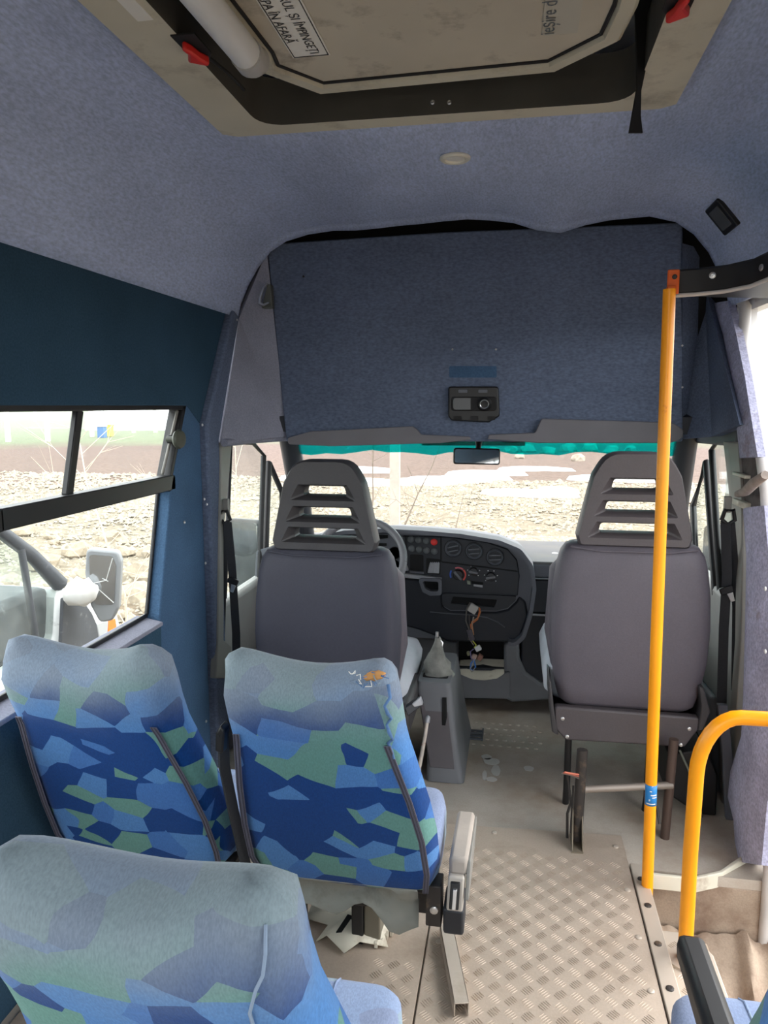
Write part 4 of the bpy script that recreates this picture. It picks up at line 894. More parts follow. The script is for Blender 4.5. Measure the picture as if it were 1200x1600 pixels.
    if tear:
        c1 = org + Vector((.118, 0, 0)) + ax_ * (Lh * 1.0) + nf * .030
        bm = NB(); rings_ = []
        for k in range(7):
            a = -1 + 2 * k / 6; rr = .009 * math.sqrt(max(.05, 1 - a * a))
            rings_.append([c1 + Vector((a * .020, -.010 + rr * 1.3 * math.cos(q), .006 + a * .004 + rr * .9 * math.sin(q) + .004 * noise.noise((k * .8, q, 1)))) for q in [2 * math.pi * i / 10 for i in range(10)]])
        loft(bm, rings_); tn = mesh('torn_foam', bm, foam, t, smooth=60)
        for k in range(20):
            a = rnd.uniform(-1.2, 1.4); p0 = c1 + Vector((a * .032, -.022 + rnd.uniform(-.004, .02), rnd.uniform(-.002, .014)))
            bm = NB(); tube(bm, [p0, p0 + Vector((rnd.uniform(-.01, .01), -.005, rnd.uniform(-.01, .008))), p0 + Vector((rnd.uniform(-.012, .012), rnd.uniform(-.008, 0), rnd.uniform(-.012, .004)))], .0009, 5)
            mesh('frayed_thread', bm, [thread, seat_fab, thread, label_w][k % 4], tn)
        bm = NB(); pth = [org + Vector((.142 + .006 * math.sin(i * 2.1), 0, 0)) + ax_ * (Lh * (.99 - .028 * i)) + nf * (.0 + .004 * math.sin(i * 1.7) + (.02 if i == 0 else 0)) for i in range(11)]
        tube(bm, pth, [.0035, .003, .0025, .0035, .0025, .003, .0035, .0025, .0035, .003, .002], 7); mesh('frayed_seam', bm, thread, t, smooth=60)
    if buckle:
        q0 = org + Vector((-.192, 0, 0)) + ax_ * (Lh * .72) + nf * .02
        bm = NB(); ribbon(bm, [q0 + Vector((-.004, 0, .0)), q0 + Vector((-.012, .02, -.08)), q0 + Vector((-.012, .06, -.2)), q0 + Vector((-.012, .12, -.36))], (.012, .02, 0), .006); bl = mesh('belt_strap', bm, belt_m, t)
        bm = NB(); prism(bm, [q0 + Vector(p) for p in ((-.018, -.01, -.035), (-.002, -.01, -.04), (.004, -.01, .008), (-.004, -.01, .02), (-.016, -.01, .002))], (0, .03, 0)); mesh('belt_tongue', bm, black, bl, bevel=.004)
    return t
GS = 'patchwork bus seats'
sA_ = bus_seat((-.364, 1.2, 0), 'patchwork blue bus seat on the aisle with foam torn open at its top right corner', GS, True, True, -.02)
sW_ = bus_seat((-.825, 1.2, 0), 'patchwork blue bus seat next to the left window in the row behind the driver', GS, False, False, -.02)
sN_ = bus_seat((-.372, .565, 0), 'nearest patchwork blue bus seat at lower left, seen from behind over its worn headroll', GS, False, False, -.03, zips=False)
sR_ = bus_seat((.462, .635, 0), 'patchwork blue bus seat at lower right with a black armrest beside the step', GS, False, False, 0.)
# folded aisle armrest of the torn seat
def P3(parent, name, pts, off, m, bevel=.004): bm = NB(); prism(bm, pts, off); return mesh(name, bm, m, parent, bevel=bevel)
xa = -.078
ar = P3(sA_, 'armrest', [(xa - .030, 1.60, .372), (xa - .036, 1.435, .356), (xa - .036, 1.43, .320), (xa - .030, 1.60, .335)], (.040, 0, 0), mat('scuffed grey foam', (168, 158, 148), .8, var=.12, bump=.3, bscale=30), .008)
P3(ar, 'armrest_hinge', [(xa - .036, 1.46, .322), (xa - .036, 1.42, .324), (xa - .038, 1.405, .255), (xa - .038, 1.45, .245)], (.034, 0, 0), mat('pale hinge plastic', (176, 168, 158), .5), .004)
P3(ar, 'hinge_slot', [(xa - .030, 1.430, .315), (xa - .030, 1.412, .315), (xa - .032, 1.400, .262), (xa - .032, 1.42, .262)], (.020, 0, 0), black, .002)
P3(ar, 'hinge_spring', [(xa - .024, 1.42, .305), (xa - .024, 1.404, .305), (xa - .026, 1.396, .265), (xa - .026, 1.41, .265)], (.008, 0, 0), chrome, .001)
P3(ar, 'armrest_side', [(xa + .006, 1.60, .36), (xa + .002, 1.44, .35), (xa + .000, 1.41, .28), (xa + .000, 1.44, .27), (xa + .004, 1.47, .31), (xa + .006, 1.60, .33)], (.008, 0, 0), trimgrey, .002)
P3(sA_, 'hinge_cover', [(xa - .046, 1.415, .250), (xa - .046, 1.425, .185), (xa - .046, 1.50, .180), (xa - .046, 1.50, .250)], (.044, 0, 0), dash_dark, .006)
P3(sA_, 'recliner_plate', [(xa - .084, 1.43, .29), (xa - .084, 1.43, .195), (xa - .050, 1.43, .195), (xa - .050, 1.43, .29)], (0, .05, 0), steel, .003)
screw((xa - .066, 1.429, .235), (0, -1, 0), sA_, .009, chrome, 'bolt')
# black armrest of the right-hand seat
ab = P3(sR_, 'armrest', [(.262, 1.09, .502), (.262, .62, .515), (.262, .62, .455), (.262, 1.08, .462)], (.043, 0, 0), black, .012)
P3(sR_, 'armrest_bracket', [(.268, .78, .48), (.268, .70, .48), (.268, .72, .26), (.268, .78, .26)], (.03, 0, 0), steel, .004)
# ================================================================== dashboard
FY = 3.0
da = thing('dashboard', (-.17, 3.1, .3), 'charcoal van dashboard with round vents, heater knobs and an empty radio slot', 'dashboard')
def pan(name, uv, y0, y1, m, parent=da, r=0., bevel=None, **k):
    P = px(y0, *uv); P = rpoly(P, r) if r else P; bm = NB(); plate_xz(bm, P, y0, y1); return mesh(name, bm, m, parent, bevel=bevel, **k)
# hood: grey shell behind and around the fascia
ho = [(395, 900), (397, 862), (470, 842), (540, 828), (600, 825), (660, 828), (720, 833), (780, 843), (812, 856), (830, 880), (835, 915), (829, 955), (818, 990), (803, 1004), (640, 1000), (395, 1000)]
P = rpoly(px(2.97, *ho), [.01, .02, .05, .05, .05, .05, .05, .05, .06, .06, .05, .05, .03, .02, .02, .01], 3)
bm = NB(); prism(bm, [(p.x, 2.995, p.y) for p in P], (0, .44, -.06)); mesh('hood', bm, dash_grey, da, bevel=.012)
hp_ = px(2.97, *ho[2:14]); bm = NB(); ribbon(bm, [(p[0], 2.985, p[1] - .006) for p in rpoly([Vector(p) for p in hp_], .05, 4)], [Vector((0, .09, 0))] * len(rpoly([Vector(p) for p in hp_], .05, 4)), .016); mesh('hood_rim', bm, dash_grey, da, smooth=60)
fa = pan('fascia', [(629, 837), (700, 839), (760, 847), (793, 858), (808, 875), (812, 900), (809, 931), (690, 931), (690, 903), (629, 903)], FY - .015, FY + .0, dash_dark, bevel=.004)
pan('seam_line', [(688, 838), (690, 838), (690, 878), (688, 878)], FY - .017, FY - .014, void, fa)
pan('seam_line', [(690, 877), (809, 892), (809, 894), (690, 879)], FY - .017, FY - .014, void, fa)
pan('seam_line', [(633, 838), (635, 838), (636, 900), (634, 900)], FY - .017, FY - .014, void, fa)
# instrument binnacle
bi = pan('instrument_cluster', [(470, 850), (560, 832), (610, 833), (630, 838), (630, 902), (470, 902)], FY - .01, FY + .01, dash_grey, bevel=.004)
pan('binnacle_slot', [(500, 846), (560, 835), (606, 836), (606, 841), (560, 845), (500, 852)], FY - .013, FY - .008, void, bi)
pan('binnacle_slot', [(500, 856), (560, 848), (604, 849), (604, 853), (560, 854), (500, 862)], FY - .013, FY - .008, void, bi)
for u, v, r_ in ((593, 872, .036), (617, 864, .024), (616, 883, .021), (565, 872, .03)):
    c = atY(u, v, FY - .01); M = facing(c, (0, -1, 0))
    bm = NB(); lathe(bm, [(r_ * .2, -.004), (r_, -.004), (r_ * 1.02, .005), (r_ * 1.12, .006), (r_ * 1.16, .0)], M, 24); dl = mesh('gauge', bm, black, bi, smooth=40)
    bm = NB()
    for k in range(9):
        a = R(-30 + 30 * k); d = Vector((math.cos(a), 0, math.sin(a))); q = Vector((-d.z, 0, d.x)); o_ = c + Vector((0, -.006 + .009, 0)) + d * r_ * .78; o_.y = c.y + .0035
        prism(bm, [o_ - d * .003 - q * .001, o_ + d * .003 - q * .001, o_ + d * .003 + q * .001, o_ - d * .003 + q * .001], (0, -.0012, 0))
    mesh('dial_marks', bm, white_p, dl)
# round push switches
for (u, v, m_) in [(642, 842.6, 0), (654, 843.7, 0), (666, 845, 0), (678.3, 846.8, 1), (643.4, 857, 0), (655, 858.6, 0), (666.4, 860, 0), (678.6, 861.4, 0)]:
    M = facing(atY(u, v, FY - .014), (0, -1, .12)); bm = NB(); lathe(bm, [(.0145, -.002), (.0145, .002), (.0128, .003), (.0128, .009), (.010, .0115), (.001, .012)], M, 18)
    s = mesh('push_switch', bm, red if m_ else mat('switch cap', (74, 78, 80), .5), fa, smooth=40)
    if m_: s['label'] = 'red hazard switch'
pan('cubby_hole', [(640.5, 866), (661.5, 867), (661.5, 893), (640.5, 891)], FY - .017, FY - .014, void, fa, r=.006)
pan('cubby_lip', [(640, 892), (662, 894), (662, 897), (640, 895)], FY - .026, FY - .014, dash_grey, fa)
pan('ashtray_recess', [(666, 872), (688, 874), (688, 898), (666, 896)], FY - .017, FY - .014, void, fa, r=.006)
bm = NB(); q = [atY(672, 878, FY - .016), atY(687, 878, FY - .016), atY(686, 896, FY - .03), atY(668, 895, FY - .03)]; prism(bm, q, (0, .004, .004)); at_ = mesh('ashtray_flap', bm, silver, fa)
for k in range(5):
    a = q[0].lerp(q[1], (k + .5) / 5); b_ = q[3].lerp(q[2], (k + .5) / 5); bm = NB(); tube(bm, [a + Vector((0, -.001, 0)), b_ + Vector((0, -.001, 0))], .0016, 6); mesh('flap_rib', bm, silver, at_)
pan('shelf_edge', [(629, 896), (690, 904), (690, 909), (629, 903)], FY - .035, FY, silver, bevel=.004)
# grab pocket
def ring_pan(name, o_, i_, y0, y1, m, parent=da, ro=.012, ri=.008, bevel=.004):
    O, I = rpoly(px(y0, *o_), ro, 4), rpoly(px(y0, *i_), ri, 4); bm = NB()
    def f_(y):
        L = [[bm.verts.new((p.x, y, p.y)) for p in r_] for r_ in (O, I)]; ed = [bm.edges.new((a[k], a[(k + 1) % len(a)])) for a in L for k in range(len(a))]
        bmesh.ops.triangle_fill(bm, use_beauty=True, use_dissolve=False, edges=ed); return L
    a, b_ = f_(y0), f_(y1)
    for x, y in zip(a, b_):
        for k in range(len(x)): bm.faces.new((x[k], x[(k + 1) % len(x)], y[(k + 1) % len(x)], y[k]))
    return mesh(name, bm, m, parent, smooth=30)
ring_pan('pocket_frame', [(653, 904), (690, 905), (690, 930), (672, 931), (660, 925)], [(660, 908), (685, 909), (685, 924), (672, 924), (664, 920)], FY - .05, FY + .02, dash_grey)
pan('pocket_back', [(656, 906), (688, 906), (688, 928), (665, 927)], FY - .02, FY - .01, void)
# vents
for u, v, tilt in ((708, 857, 14), (741, 861, 6), (773.5, 870.5, 4)):
    c = atY(u, v, FY - .015); M = facing(c, (0, -1, 0))
    bm = NB(); lathe(bm, [(.026, -.004), (.026, .004), (.031, .008), (.0345, .004), (.0345, -.004)], M, 28); vt = mesh('air_vent', bm, mat('vent ring', (82, 86, 92), .4), fa, smooth=40)
    bm = NB(); lathe(bm, [(.001, -.003), (.0375, -.003), (.0375, .001), (.035, .001), (.034, -.002), (.001, -.002)], M, 28); mesh('vent_bezel', bm, void, vt)
    for dz in (.008, -.010):
        d = Vector((math.cos(R(tilt)), 0, math.sin(R(tilt)))); bm = NB(); hw = math.sqrt(.026 ** 2 - dz ** 2)
        prism(bm, [c + d * (s * hw) + Vector((0, -yy, dz + zz)) for s, yy, zz in ((-1, .002, 0), (1, .002, 0), (.9, .012, -.001), (-.9, .012, -.001))], (0, 0, .005)); mesh('vent_blade', bm, mat('vent ring', (82, 86, 92), .4), vt)
# heater knobs
for u, v, r_, ang in ((716, 898, .022, -48), (740, 893, .018, -8), (767, 901, .019, 10)):
    c = atY(u, v, FY - .015); M = facing(c, (0, -1, 0)); bm = NB(); lathe(bm, [(r_ * 1.05, 0), (r_, .006), (r_ * .85, .012), (.001, .013)], M, 20); kn = mesh('heater_knob', bm, black, fa, smooth=40)
    d = Vector((math.cos(R(ang)), 0, math.sin(R(ang)))); q = Vector((-d.z, 0, d.x)); o_ = c + Vector((0, -.010, 0)); bm = NB()
    prism(bm, [o_ - d * r_ * 1.05 - q * .006, o_ + d * r_ * 1.05 - q * .005, o_ + d * r_ * 1.05 + q * .005, o_ - d * r_ * 1.05 + q * .006], (0, -.012, 0)); kb = mesh('knob_grip', bm, mat('knob grip', (96, 98, 102), .35), kn, bevel=.002)
def arc_mark(c, r0, r1, a0, a1, m, n=10):
    bm = NB(); A = [R(a0 + (a1 - a0) * k / n) for k in range(n + 1)]
    pts = [c + Vector((r1 * math.cos(a), 0, r1 * math.sin(a))) for a in A] + [c + Vector((r0 * math.cos(a), 0, r0 * math.sin(a))) for a in reversed(A)]
    prism(bm, pts, (0, -.001, 0)); return mesh('dial_arc', bm, m, fa)
c = atY(716, 898, FY - .0152); arc_mark(c, .027, .033, -45, 45, mat('dial red', (214, 72, 60), .5)); arc_mark(c, .027, .033, 50, 115, mat('dial pink', (196, 96, 104), .5)); arc_mark(c, .030, .036, 150, 205, mat('dial blue', (40, 84, 170), .5))
for u, v, r_ in ((740, 893, .025), (767, 901, .027)):
    c = atY(u, v, FY - .0152)
    for k in range(6): a = R(-40 + 52 * k); p_ = c + Vector((r_ * math.cos(a), 0, r_ * math.sin(a))); bm = NB(); lathe(bm, [(.0022, 0), (.0022, .001), (.0005, .001)], facing(p_, (0, -1, 0)), 8); mesh('dial_dot', bm, white_p, fa)
pan('slider_slot', [(737, 908), (755, 910), (755, 914), (737, 912)], FY - .016, FY - .013, void, fa)
pan('display_window', [(740, 913), (754, 914.5), (754, 918), (740, 916)], FY - .018, FY - .013, silver, fa)
pan('slider_knob', [(729, 907), (735, 908), (736, 914), (730, 913)], FY - .026, FY - .013, mat('olive knob', (120, 126, 112), .4), fa, bevel=.002)
# radio tray
ring_pan('radio_tray', [(690, 927), (806, 932), (806, 938), (793, 950), (776, 954), (704, 953), (691, 946)], [(708, 932), (777, 937), (772, 949), (704, 943)], FY - .03, FY + .03, dash_dark, ro=.015, ri=.003)
pan('radio_slot', [(700, 928), (785, 932), (785, 952), (700, 948)], FY - .020, FY - .01, void)
# lower body
pan('lower_fascia', [(560, 903), (629, 903), (690, 908), (692, 948), (704, 955), (776, 956), (793, 952), (806, 940), (811, 931), (822, 940), (826, 962), (815, 992), (803, 1004), (775, 1004), (700, 1003), (655, 985), (560, 960)], FY - .012, FY + .10, dash_navy, bevel=.01)
bm = NB(); tube(bm, [atY(u, v, FY - .014) for u, v in ((672, 956), (706, 959), (740, 961), (762, 965), (778, 972), (789, 980))], .0025, 6); mesh('crease', bm, dash_grey, da, smooth=60)
pan('lower_left', [(655, 984), (700, 1003), (714, 1005), (714, 1092), (650, 1092), (640, 1000)], FY + .05, FY + .16, console_grey, bevel=.01)
pan('cavity', [(700, 990), (800, 990), (800, 1092), (700, 1092)], FY + .16, FY + .18, void)
pan('cavity_shelf', [(712, 1043), (790, 1044), (790, 1048), (712, 1047)], FY + .06, FY + .15, dash_dark)
rt = pan('lower_right', [(787, 1006), (811, 997), (812, 1030), (822, 1052), (845, 1068), (885, 1076), (900, 1085), (880, 1093), (800, 1098), (788, 1092)], FY + .05, FY + .20, console_grey, bevel=.012)
bm = NB(); o_ = rpoly(px(FY + .02, (713, 1050), (720, 1054), (738, 1061), (757, 1063), (776, 1060), (790, 1052), (797, 1051), (797, 1091), (713, 1090)), .004, 3)
prism(bm, [(p.x, FY + .015, max(.012, p.y)) for p in o_], (0, .02, 0)); dr = mesh('drawer', bm, console_grey, da, bevel=.004)
bm = NB(); t0 = px(FY + .03, (716, 1054), (736, 1062), (757, 1064), (776, 1061), (788, 1055)); prism(bm, [(p[0], FY + .018, p[1]) for p in t0] + [(t0[-1][0], FY + .13, t0[-1][1] + .03), ((t0[-1][0] + t0[0][0]) / 2, FY + .14, t0[0][1] + .034), (t0[0][0], FY + .13, t0[0][1] + .025)], (0, 0, .006)); mesh('drawer_tray', bm, cream, dr, bevel=.003)
# passenger side of the dash
bm = NB(); r0 = atY(834, 878, 3.06); rz_ = r0.z
prism(bm, [(-.10, 3.06, rz_), (.74, 3.06, rz_ + .005), (.74, 3.66, .640), (-.10, 3.66, .640)], (0, 0, -.03)); mesh('passenger_top', bm, dash_top, da, bevel=.008)
zA = atY(860, 905, 3.06).z; zB = atY(860, 962, 3.06).z
B('passenger_face', (.05, 3.055, zA + .004), (.74, 3.25, rz_ - .008), dash_grey, da, .008)
B('glovebox_lid', (.05, 3.065, zB + .006), (.74, 3.2, zA - .003), dash_navy, da, .008)
B('lower_panel', (.05, 3.075, .10), (.74, 3.2, zB - .003), dash_navy, da, .008)
bm = NB(); tube(bm, [(.06, 3.056, zB + .002), (.70, 3.056, zB + .002)], .005, 8); mesh('glovebox_handle', bm, silver, da, smooth=60)
bm = NB(); tube(bm, [(.05, 3.058, zA + .001), (.72, 3.058, zA + .001)], .003, 8); mesh('face_edging', bm, silver, da, smooth=60)
c = atZ(867, 866, rz_ - .012); bm = NB(); lathe(bm, [(.016, -.004), (.016, .004), (.010, .007), (.001, .008)], Matrix.Translation((c.x, c.y, rz_ - .012)), 16); mesh('sun_sensor', bm, white_p, da, smooth=50)
B('driver_top', (-1.05, 3.15, .60), (-.0, 3.68, .645), dash_top, da, .01)

# ================================================================== steering wheel
wc = atY(559, 876, 2.84); t = thing('steering_wheel', wc, 'worn silver-grey steering wheel half hidden behind the driver seat', 'steering wheel')
Wn = Vector((0, -math.cos(R(38)), math.sin(R(38)))); Mw = facing(wc, Wn); Rw = .186
bm = NB(); tube(bm, [Mw @ Vector((Rw * math.cos(2 * math.pi * k / 48), Rw * math.sin(2 * math.pi * k / 48), 0)) for k in range(49)], .0155, 12, False); mesh('rim', bm, mat('worn wheel grip', (122, 122, 126), .45, var=.1), t, smooth=70)
bm = NB(); lathe(bm, [(.055, -.06), (.075, -.03), (.078, -.008), (.06, .008), (.002, .012)], Mw, 28); mesh('hub', bm, dash_grey, t, smooth=40)
X_ = Mw.to_3x3() @ Vector((1, 0, 0)); sx = 1 if X_.x > 0 else -1; uy = 1 if (Mw.to_3x3() @ Vector((0, 1, 0))).z > 0 else -1
for a in (-24, 204):
    d = Vector((math.cos(R(a)), uy * math.sin(R(a)), 0)); q = Vector((-d.y, d.x, 0)); bm = NB()
    prism(bm, [Mw @ (d * r_ + q * w + Vector((0, 0, z_))) for r_, w, z_ in ((.05, -.045, -.012), (.11, -.028, -.012), (.185, -.046, -.004), (.185, .046, -.004), (.11, .022, -.012), (.05, .045, -.012))], Mw.to_3x3() @ Vector((0, 0, .014))); mesh('spoke', bm, silver, t, bevel=.005)
bm = NB(); tube(bm, [wc - Wn * .05, Vector((wc.x, 2.96, wc.z - .15))], .045, 14); mesh('column', bm, dash_dark, t, smooth=60)
bm = NB(); e_ = atY(637, 887, 2.94); tube(bm, [wc - Wn * .06, e_ + Vector((-.02, 0, -.008)), e_], [.008, .009, .012], 8); mesh('stalk', bm, silver, t, smooth=60)

# ================================================================== gear console, gaiter, handbrake
t = thing('gear_console', (-.21, 2.6, 0), 'grey floor console with tattered gear lever gaiter between the cab seats', 'console')
z1 = atY(680, 1066, 2.45).z
tl, tr_ = atY(650, 1072, 2.45), atY(706, 1068, 2.45); bl_, br_ = atZ(664, 1226, .002), atZ(721, 1214, .002)
def ringc(xl, xr, y0, y1, z, r_=.02): return [Vector((p[0], p[1], z)) for p in rrect(xr - xl, y1 - y0, r_, 4, (xl + xr) / 2, (y0 + y1) / 2)]
bm = NB(); loft(bm, [ringc(bl_.x, br_.x + .012, 2.40, 2.86, .002), ringc(bl_.x, br_.x - .012, 2.415, 2.84, .12), ringc(tl.x, tr_.x, 2.44, 2.78, z1 - .02), ringc(tl.x + .006, tr_.x - .006, 2.446, 2.77, z1)]); mesh('body', bm, console_grey, t, smooth=30)
bm = NB(); prism(bm, [(p[0], p[1], z1 - .004) for p in rrect(tr_.x - tl.x - .035, .11, .01, 3, (tl.x + tr_.x) / 2, 2.545)], (0, 0, .006)); mesh('opening', bm, void, t)
bm = NB(); prism(bm, [(tl.x + .01, 2.438, z1 - .04), (tr_.x - .014, 2.438, z1 - .04), (br_.x - .02, 2.405, .05), (bl_.x + .012, 2.405, .05)], (0, .01, 0)); mesh('front_panel', bm, mat('mauve console plastic', (88, 84, 88), .5, var=.1), t, bevel=.004)
bm = NB(); prism(bm, [atY(691, 1090, 2.43), atY(697, 1088, 2.46), atY(700, 1165, 2.44), atY(697, 1178, 2.425), atY(690, 1168, 2.42)], (.012, 0, 0)); mesh('side_slot', bm, void, t)
gb = atY(683, 1060, 2.54); gt = atY(683, 995, 2.56); bm = NB(); rg = []
for f, r_ in ((0, .056), (.10, .060), (.2, .050), (.36, .046), (.5, .034), (.7, .022), (.9, .013), (1., .009)):
    c_ = gb.lerp(gt, f) + Vector((.004 * math.sin(f * 9), 0, 0)); rg.append([c_ + Vector((r_ * math.cos(a) * (1 + .18 * noise.noise((math.cos(a) * 1.8, math.sin(a) * 1.8, f * 6))), r_ * .9 * math.sin(a), .010 * noise.noise((math.cos(a) * 2, math.sin(a) * 2, f * 4 + 5)))) for a in [2 * math.pi * k / 20 for k in range(20)]])
loft(bm, rg); mesh('gaiter', bm, mat('scuffed gaiter', (122, 122, 116), .75, var=.25, vscale=30, bump=.8, bscale=40), t, smooth=50)
bm = NB(); cyl(bm, gt, gt + Vector((0, 0, .018)), .006, 10); tube(bm, [gt + Vector((.01, 0, -.01)), gt + Vector((.02, -.005, -.02)), gt + Vector((.016, -.005, -.045))], .004, 6); mesh('lever_stub', bm, chrome, t, smooth=50).name = 'lever_stub'
t = thing('handbrake', (-.25, 2.3, 0), 'handbrake lever with a grey grip and peeling pale rod beside the gear console', 'handbrake')
b0, b1_, b2 = atY(655, 1200, 2.28), atY(664, 1150, 2.30), atY(668, 1122, 2.32)
bm = NB(); tube(bm, [Vector((b0.x, 2.26, .03)), b0, b1_, b2], .0065, 8); mesh('rod', bm, mat('peeling rod', (196, 186, 176), .6, var=.2, dirt=(150, 60, 44), dscale=40, dlo=.6, dhi=.7), t, smooth=60)
bm = NB(); tube(bm, [b1_.lerp(b2, .75), b2, atY(670, 1120, 2.325)], [.009, .0095, .007], 10); mesh('grip', bm, silver, t, smooth=60)
t = thing('recliner_handle', (-.30, 2.15, .0), 'short silver and black recliner handle poking out beside the torn seat', 'handle')
h0, h1_ = atY(632, 1112, 2.12), atY(660, 1099, 2.16)
bm = NB(); prism(bm, [h0 + Vector((0, 0, .012)), h1_ + Vector((-.006, 0, .018)), h1_ + Vector((.002, 0, -.006)), h0 + Vector((.01, 0, -.016))], (0, .03, 0)); mesh('grip', bm, dash_dark, t, bevel=.004)
bm = NB(); prism(bm, [h0.lerp(h1_, .4) + Vector((0, -.004, .014)), h1_ + Vector((-.006, -.004, .019)), h1_ + Vector((.002, -.004, -.005)), h0.lerp(h1_, .55) + Vector((.0, -.004, -.0))], (0, .02, 0)); mesh('end_cap', bm, silver, t, bevel=.003)
bm = NB(); tube(bm, [h0, Vector((h0.x - .03, 2.2, .20)), Vector((h0.x - .04, 2.22, .0))], .008, 8); mesh('shaft', bm, steel, t, smooth=60)

# ================================================================== loose wiring
t = thing('wiring_harness', atY(738, 960, 2.93), 'loose bundle of coloured wires with connectors dangling from the empty radio slot', 'wiring')
def w(pts, r_, rgb): bm = NB(); tube(bm, [atY(*p) for p in pts], r_, 6); return mesh('wire', bm, mat('wire %s' % (rgb,), rgb, .5), t, smooth=60)
w([(744, 944, 3.01), (734, 942, 2.96), (729, 952, 2.93), (728, 970, 2.93), (733, 984, 2.93)], .0028, (96, 92, 86))
w([(746, 946, 3.01), (750, 952, 2.95), (746, 968, 2.93), (735, 976, 2.93), (738, 990, 2.93)], .0028, (206, 112, 60))
w([(742, 946, 3.01), (751, 956, 2.95), (748, 964, 2.93), (737, 972, 2.92), (740, 992, 2.93)], .0024, (196, 140, 96))
w([(733, 962, 2.93), (734, 980, 2.93), (732, 1000, 2.93)], .0030, (70, 66, 64)); w([(740, 964, 2.93), (737, 980, 2.93), (740, 1000, 2.93)], .0030, (150, 144, 138))
w([(736, 998, 2.93), (744, 1008, 2.93), (741, 1012, 2.93)], .0024, (190, 196, 70)); w([(732, 996, 2.93), (740, 1008, 2.93)], .0022, (140, 130, 120))
w([(740, 1014, 2.93), (735, 1018, 2.93), (736, 1028, 2.93), (741, 1034, 2.93)], .0022, (130, 120, 170))
w([(742, 1030, 2.93), (736, 1036, 2.92), (735, 1044, 2.92), (739, 1048, 2.92), (743, 1042, 2.92), (741, 1032, 2.92)], .0030, (56, 120, 200)); w([(741, 1030, 2.92), (738, 1040, 2.91), (734, 1046, 2.91), (737, 1050, 2.91), (742, 1044, 2.91)], .0022, (150, 150, 150))
def conn(u, v, w_, h_, rgb, ang, y=2.93):
    M = Matrix.Translation(atY(u, v, y)) @ Matrix.Rotation(R(ang), 4, 'Y'); bm = NB(); box(bm, (-w_, -.01, -h_), (w_, .01, h_), M); return mesh('connector', bm, mat('connector %s' % (rgb,), rgb, .5), t, bevel=.003)
conn(739, 951, .018, .017, (176, 172, 166), 30, 2.92); conn(747, 1013, .012, .010, (226, 228, 230), -30); conn(741, 1026, .010, .009, (196, 170, 156), 20, 2.94); conn(750, 1027, .010, .012, (140, 100, 84), 30, 2.95); conn(732, 1021, .006, .008, (140, 140, 104), -20, 2.94)
bm = NB(); tube(bm, [atY(733, 984, 2.928), atY(738, 1000, 2.928)], .011, 10); mesh('tape_wrap', bm, mat('purple grey tape', (84, 80, 88), .6), t, smooth=60)

# ================================================================== loose pieces on the floor
r0, r1 = atZ(697, 1462, .012), atZ(721, 1588, .012)
bm = NB(); d = (r1 - r0).normalized(); q = Vector((-d.y, d.x, 0)); wv = .0165
prism(bm, [r0 - q * wv, r1 - q * wv, r1 - q * wv + Vector((0, 0, .032)), r0 - q * wv + Vector((0, 0, .032))], q * .003); prism(bm, [r0 + q * (wv - .003), r1 + q * (wv - .003), r1 + q * (wv - .003) + Vector((0, 0, .032)), r0 + q * (wv - .003) + Vector((0, 0, .032))], q * .003)
prism(bm, [r0 - q * wv + Vector((0, 0, .032)), r0 + q * wv + Vector((0, 0, .032)), r1 + q * wv + Vector((0, 0, .032)), r1 - q * wv + Vector((0, 0, .032))], (0, 0, -.003))
t = tag(mesh('seat_rail', bm, alu_b, bevel=.001), 'short pale metal seat rail channel screwed to the tread plate', 'rail'); 
bm = NB(); ctr = atZ(552, 1452, .0); n = 16; V = [[bm.verts.new((ctr.x + (.10 + .04 * math.sin(i * 1.9)) * f * math.cos(2 * math.pi * i / n), ctr.y + .085 * f * math.sin(2 * math.pi * i / n) * (1 + .2 * math.sin(i * 2.7)), .012 + .045 * (1 - f) + .012 * (i % 2) * f)) for i in range(n)] for f in (.12, .5, 1.)]
for a, b_ in zip(V, V[1:]):
    for i in range(n): bm.faces.new((a[i], a[(i + 1) % n], b_[(i + 1) % n], b_[i]))
bm.faces.new(V[0])
t = thing('broken_trim', ctr, 'broken beige plastic trim piece lying under the torn bus seat', 'debris'); mesh('shell', bm, cream, t, smooth=30, solid=.003)
for k in range(5):
    a = -.5 + .2 * k; p_ = ctr + Vector((.07 + .01 * k, -.055 + .015 * k, .012)); B('tooth', p_ + Vector((-.004, -.012, -.002)), p_ + Vector((.004, .004, .012)), cream, t, .001)
bm = NB(); prism(bm, [ctr + Vector(v_) for v_ in ((-.03, -.06, .03), (.03, -.06, .03), (.045, -.03, .045), (-.01, -.02, .05))], (0, .003, .003)); mesh('dark_hole', bm, void, t)

# ================================================================== outside: ground
GZ = -.75
g = bpy.data.materials.new('ground'); g.use_nodes = True; tN = g.node_tree.nodes; tL = g.node_tree.links; pb_ = tN['Principled BSDF']; pb_.inputs['Roughness'].default_value = .95; pb_.inputs['Specular IOR Level'].default_value = .1
co = tN.new('ShaderNodeTexCoord'); ln = tN.new('ShaderNodeVectorMath'); ln.operation = 'LENGTH'; tL.new(co.outputs['Object'], ln.inputs[0])
n1 = tN.new('ShaderNodeTexNoise'); n1.inputs['Scale'].default_value = .22; n1.inputs['Detail'].default_value = 6; tL.new(co.outputs['Object'], n1.inputs['Vector'])
md = tN.new('ShaderNodeMath'); md.operation = 'MULTIPLY_ADD'; md.inputs[1].default_value = 9; tL.new(n1.outputs['Fac'], md.inputs[0]); tL.new(ln.outputs['Value'], md.inputs[2])
sc_ = tN.new('ShaderNodeMath'); sc_.operation = 'DIVIDE'; sc_.inputs[1].default_value = 140; tL.new(md.outputs[0], sc_.inputs[0])
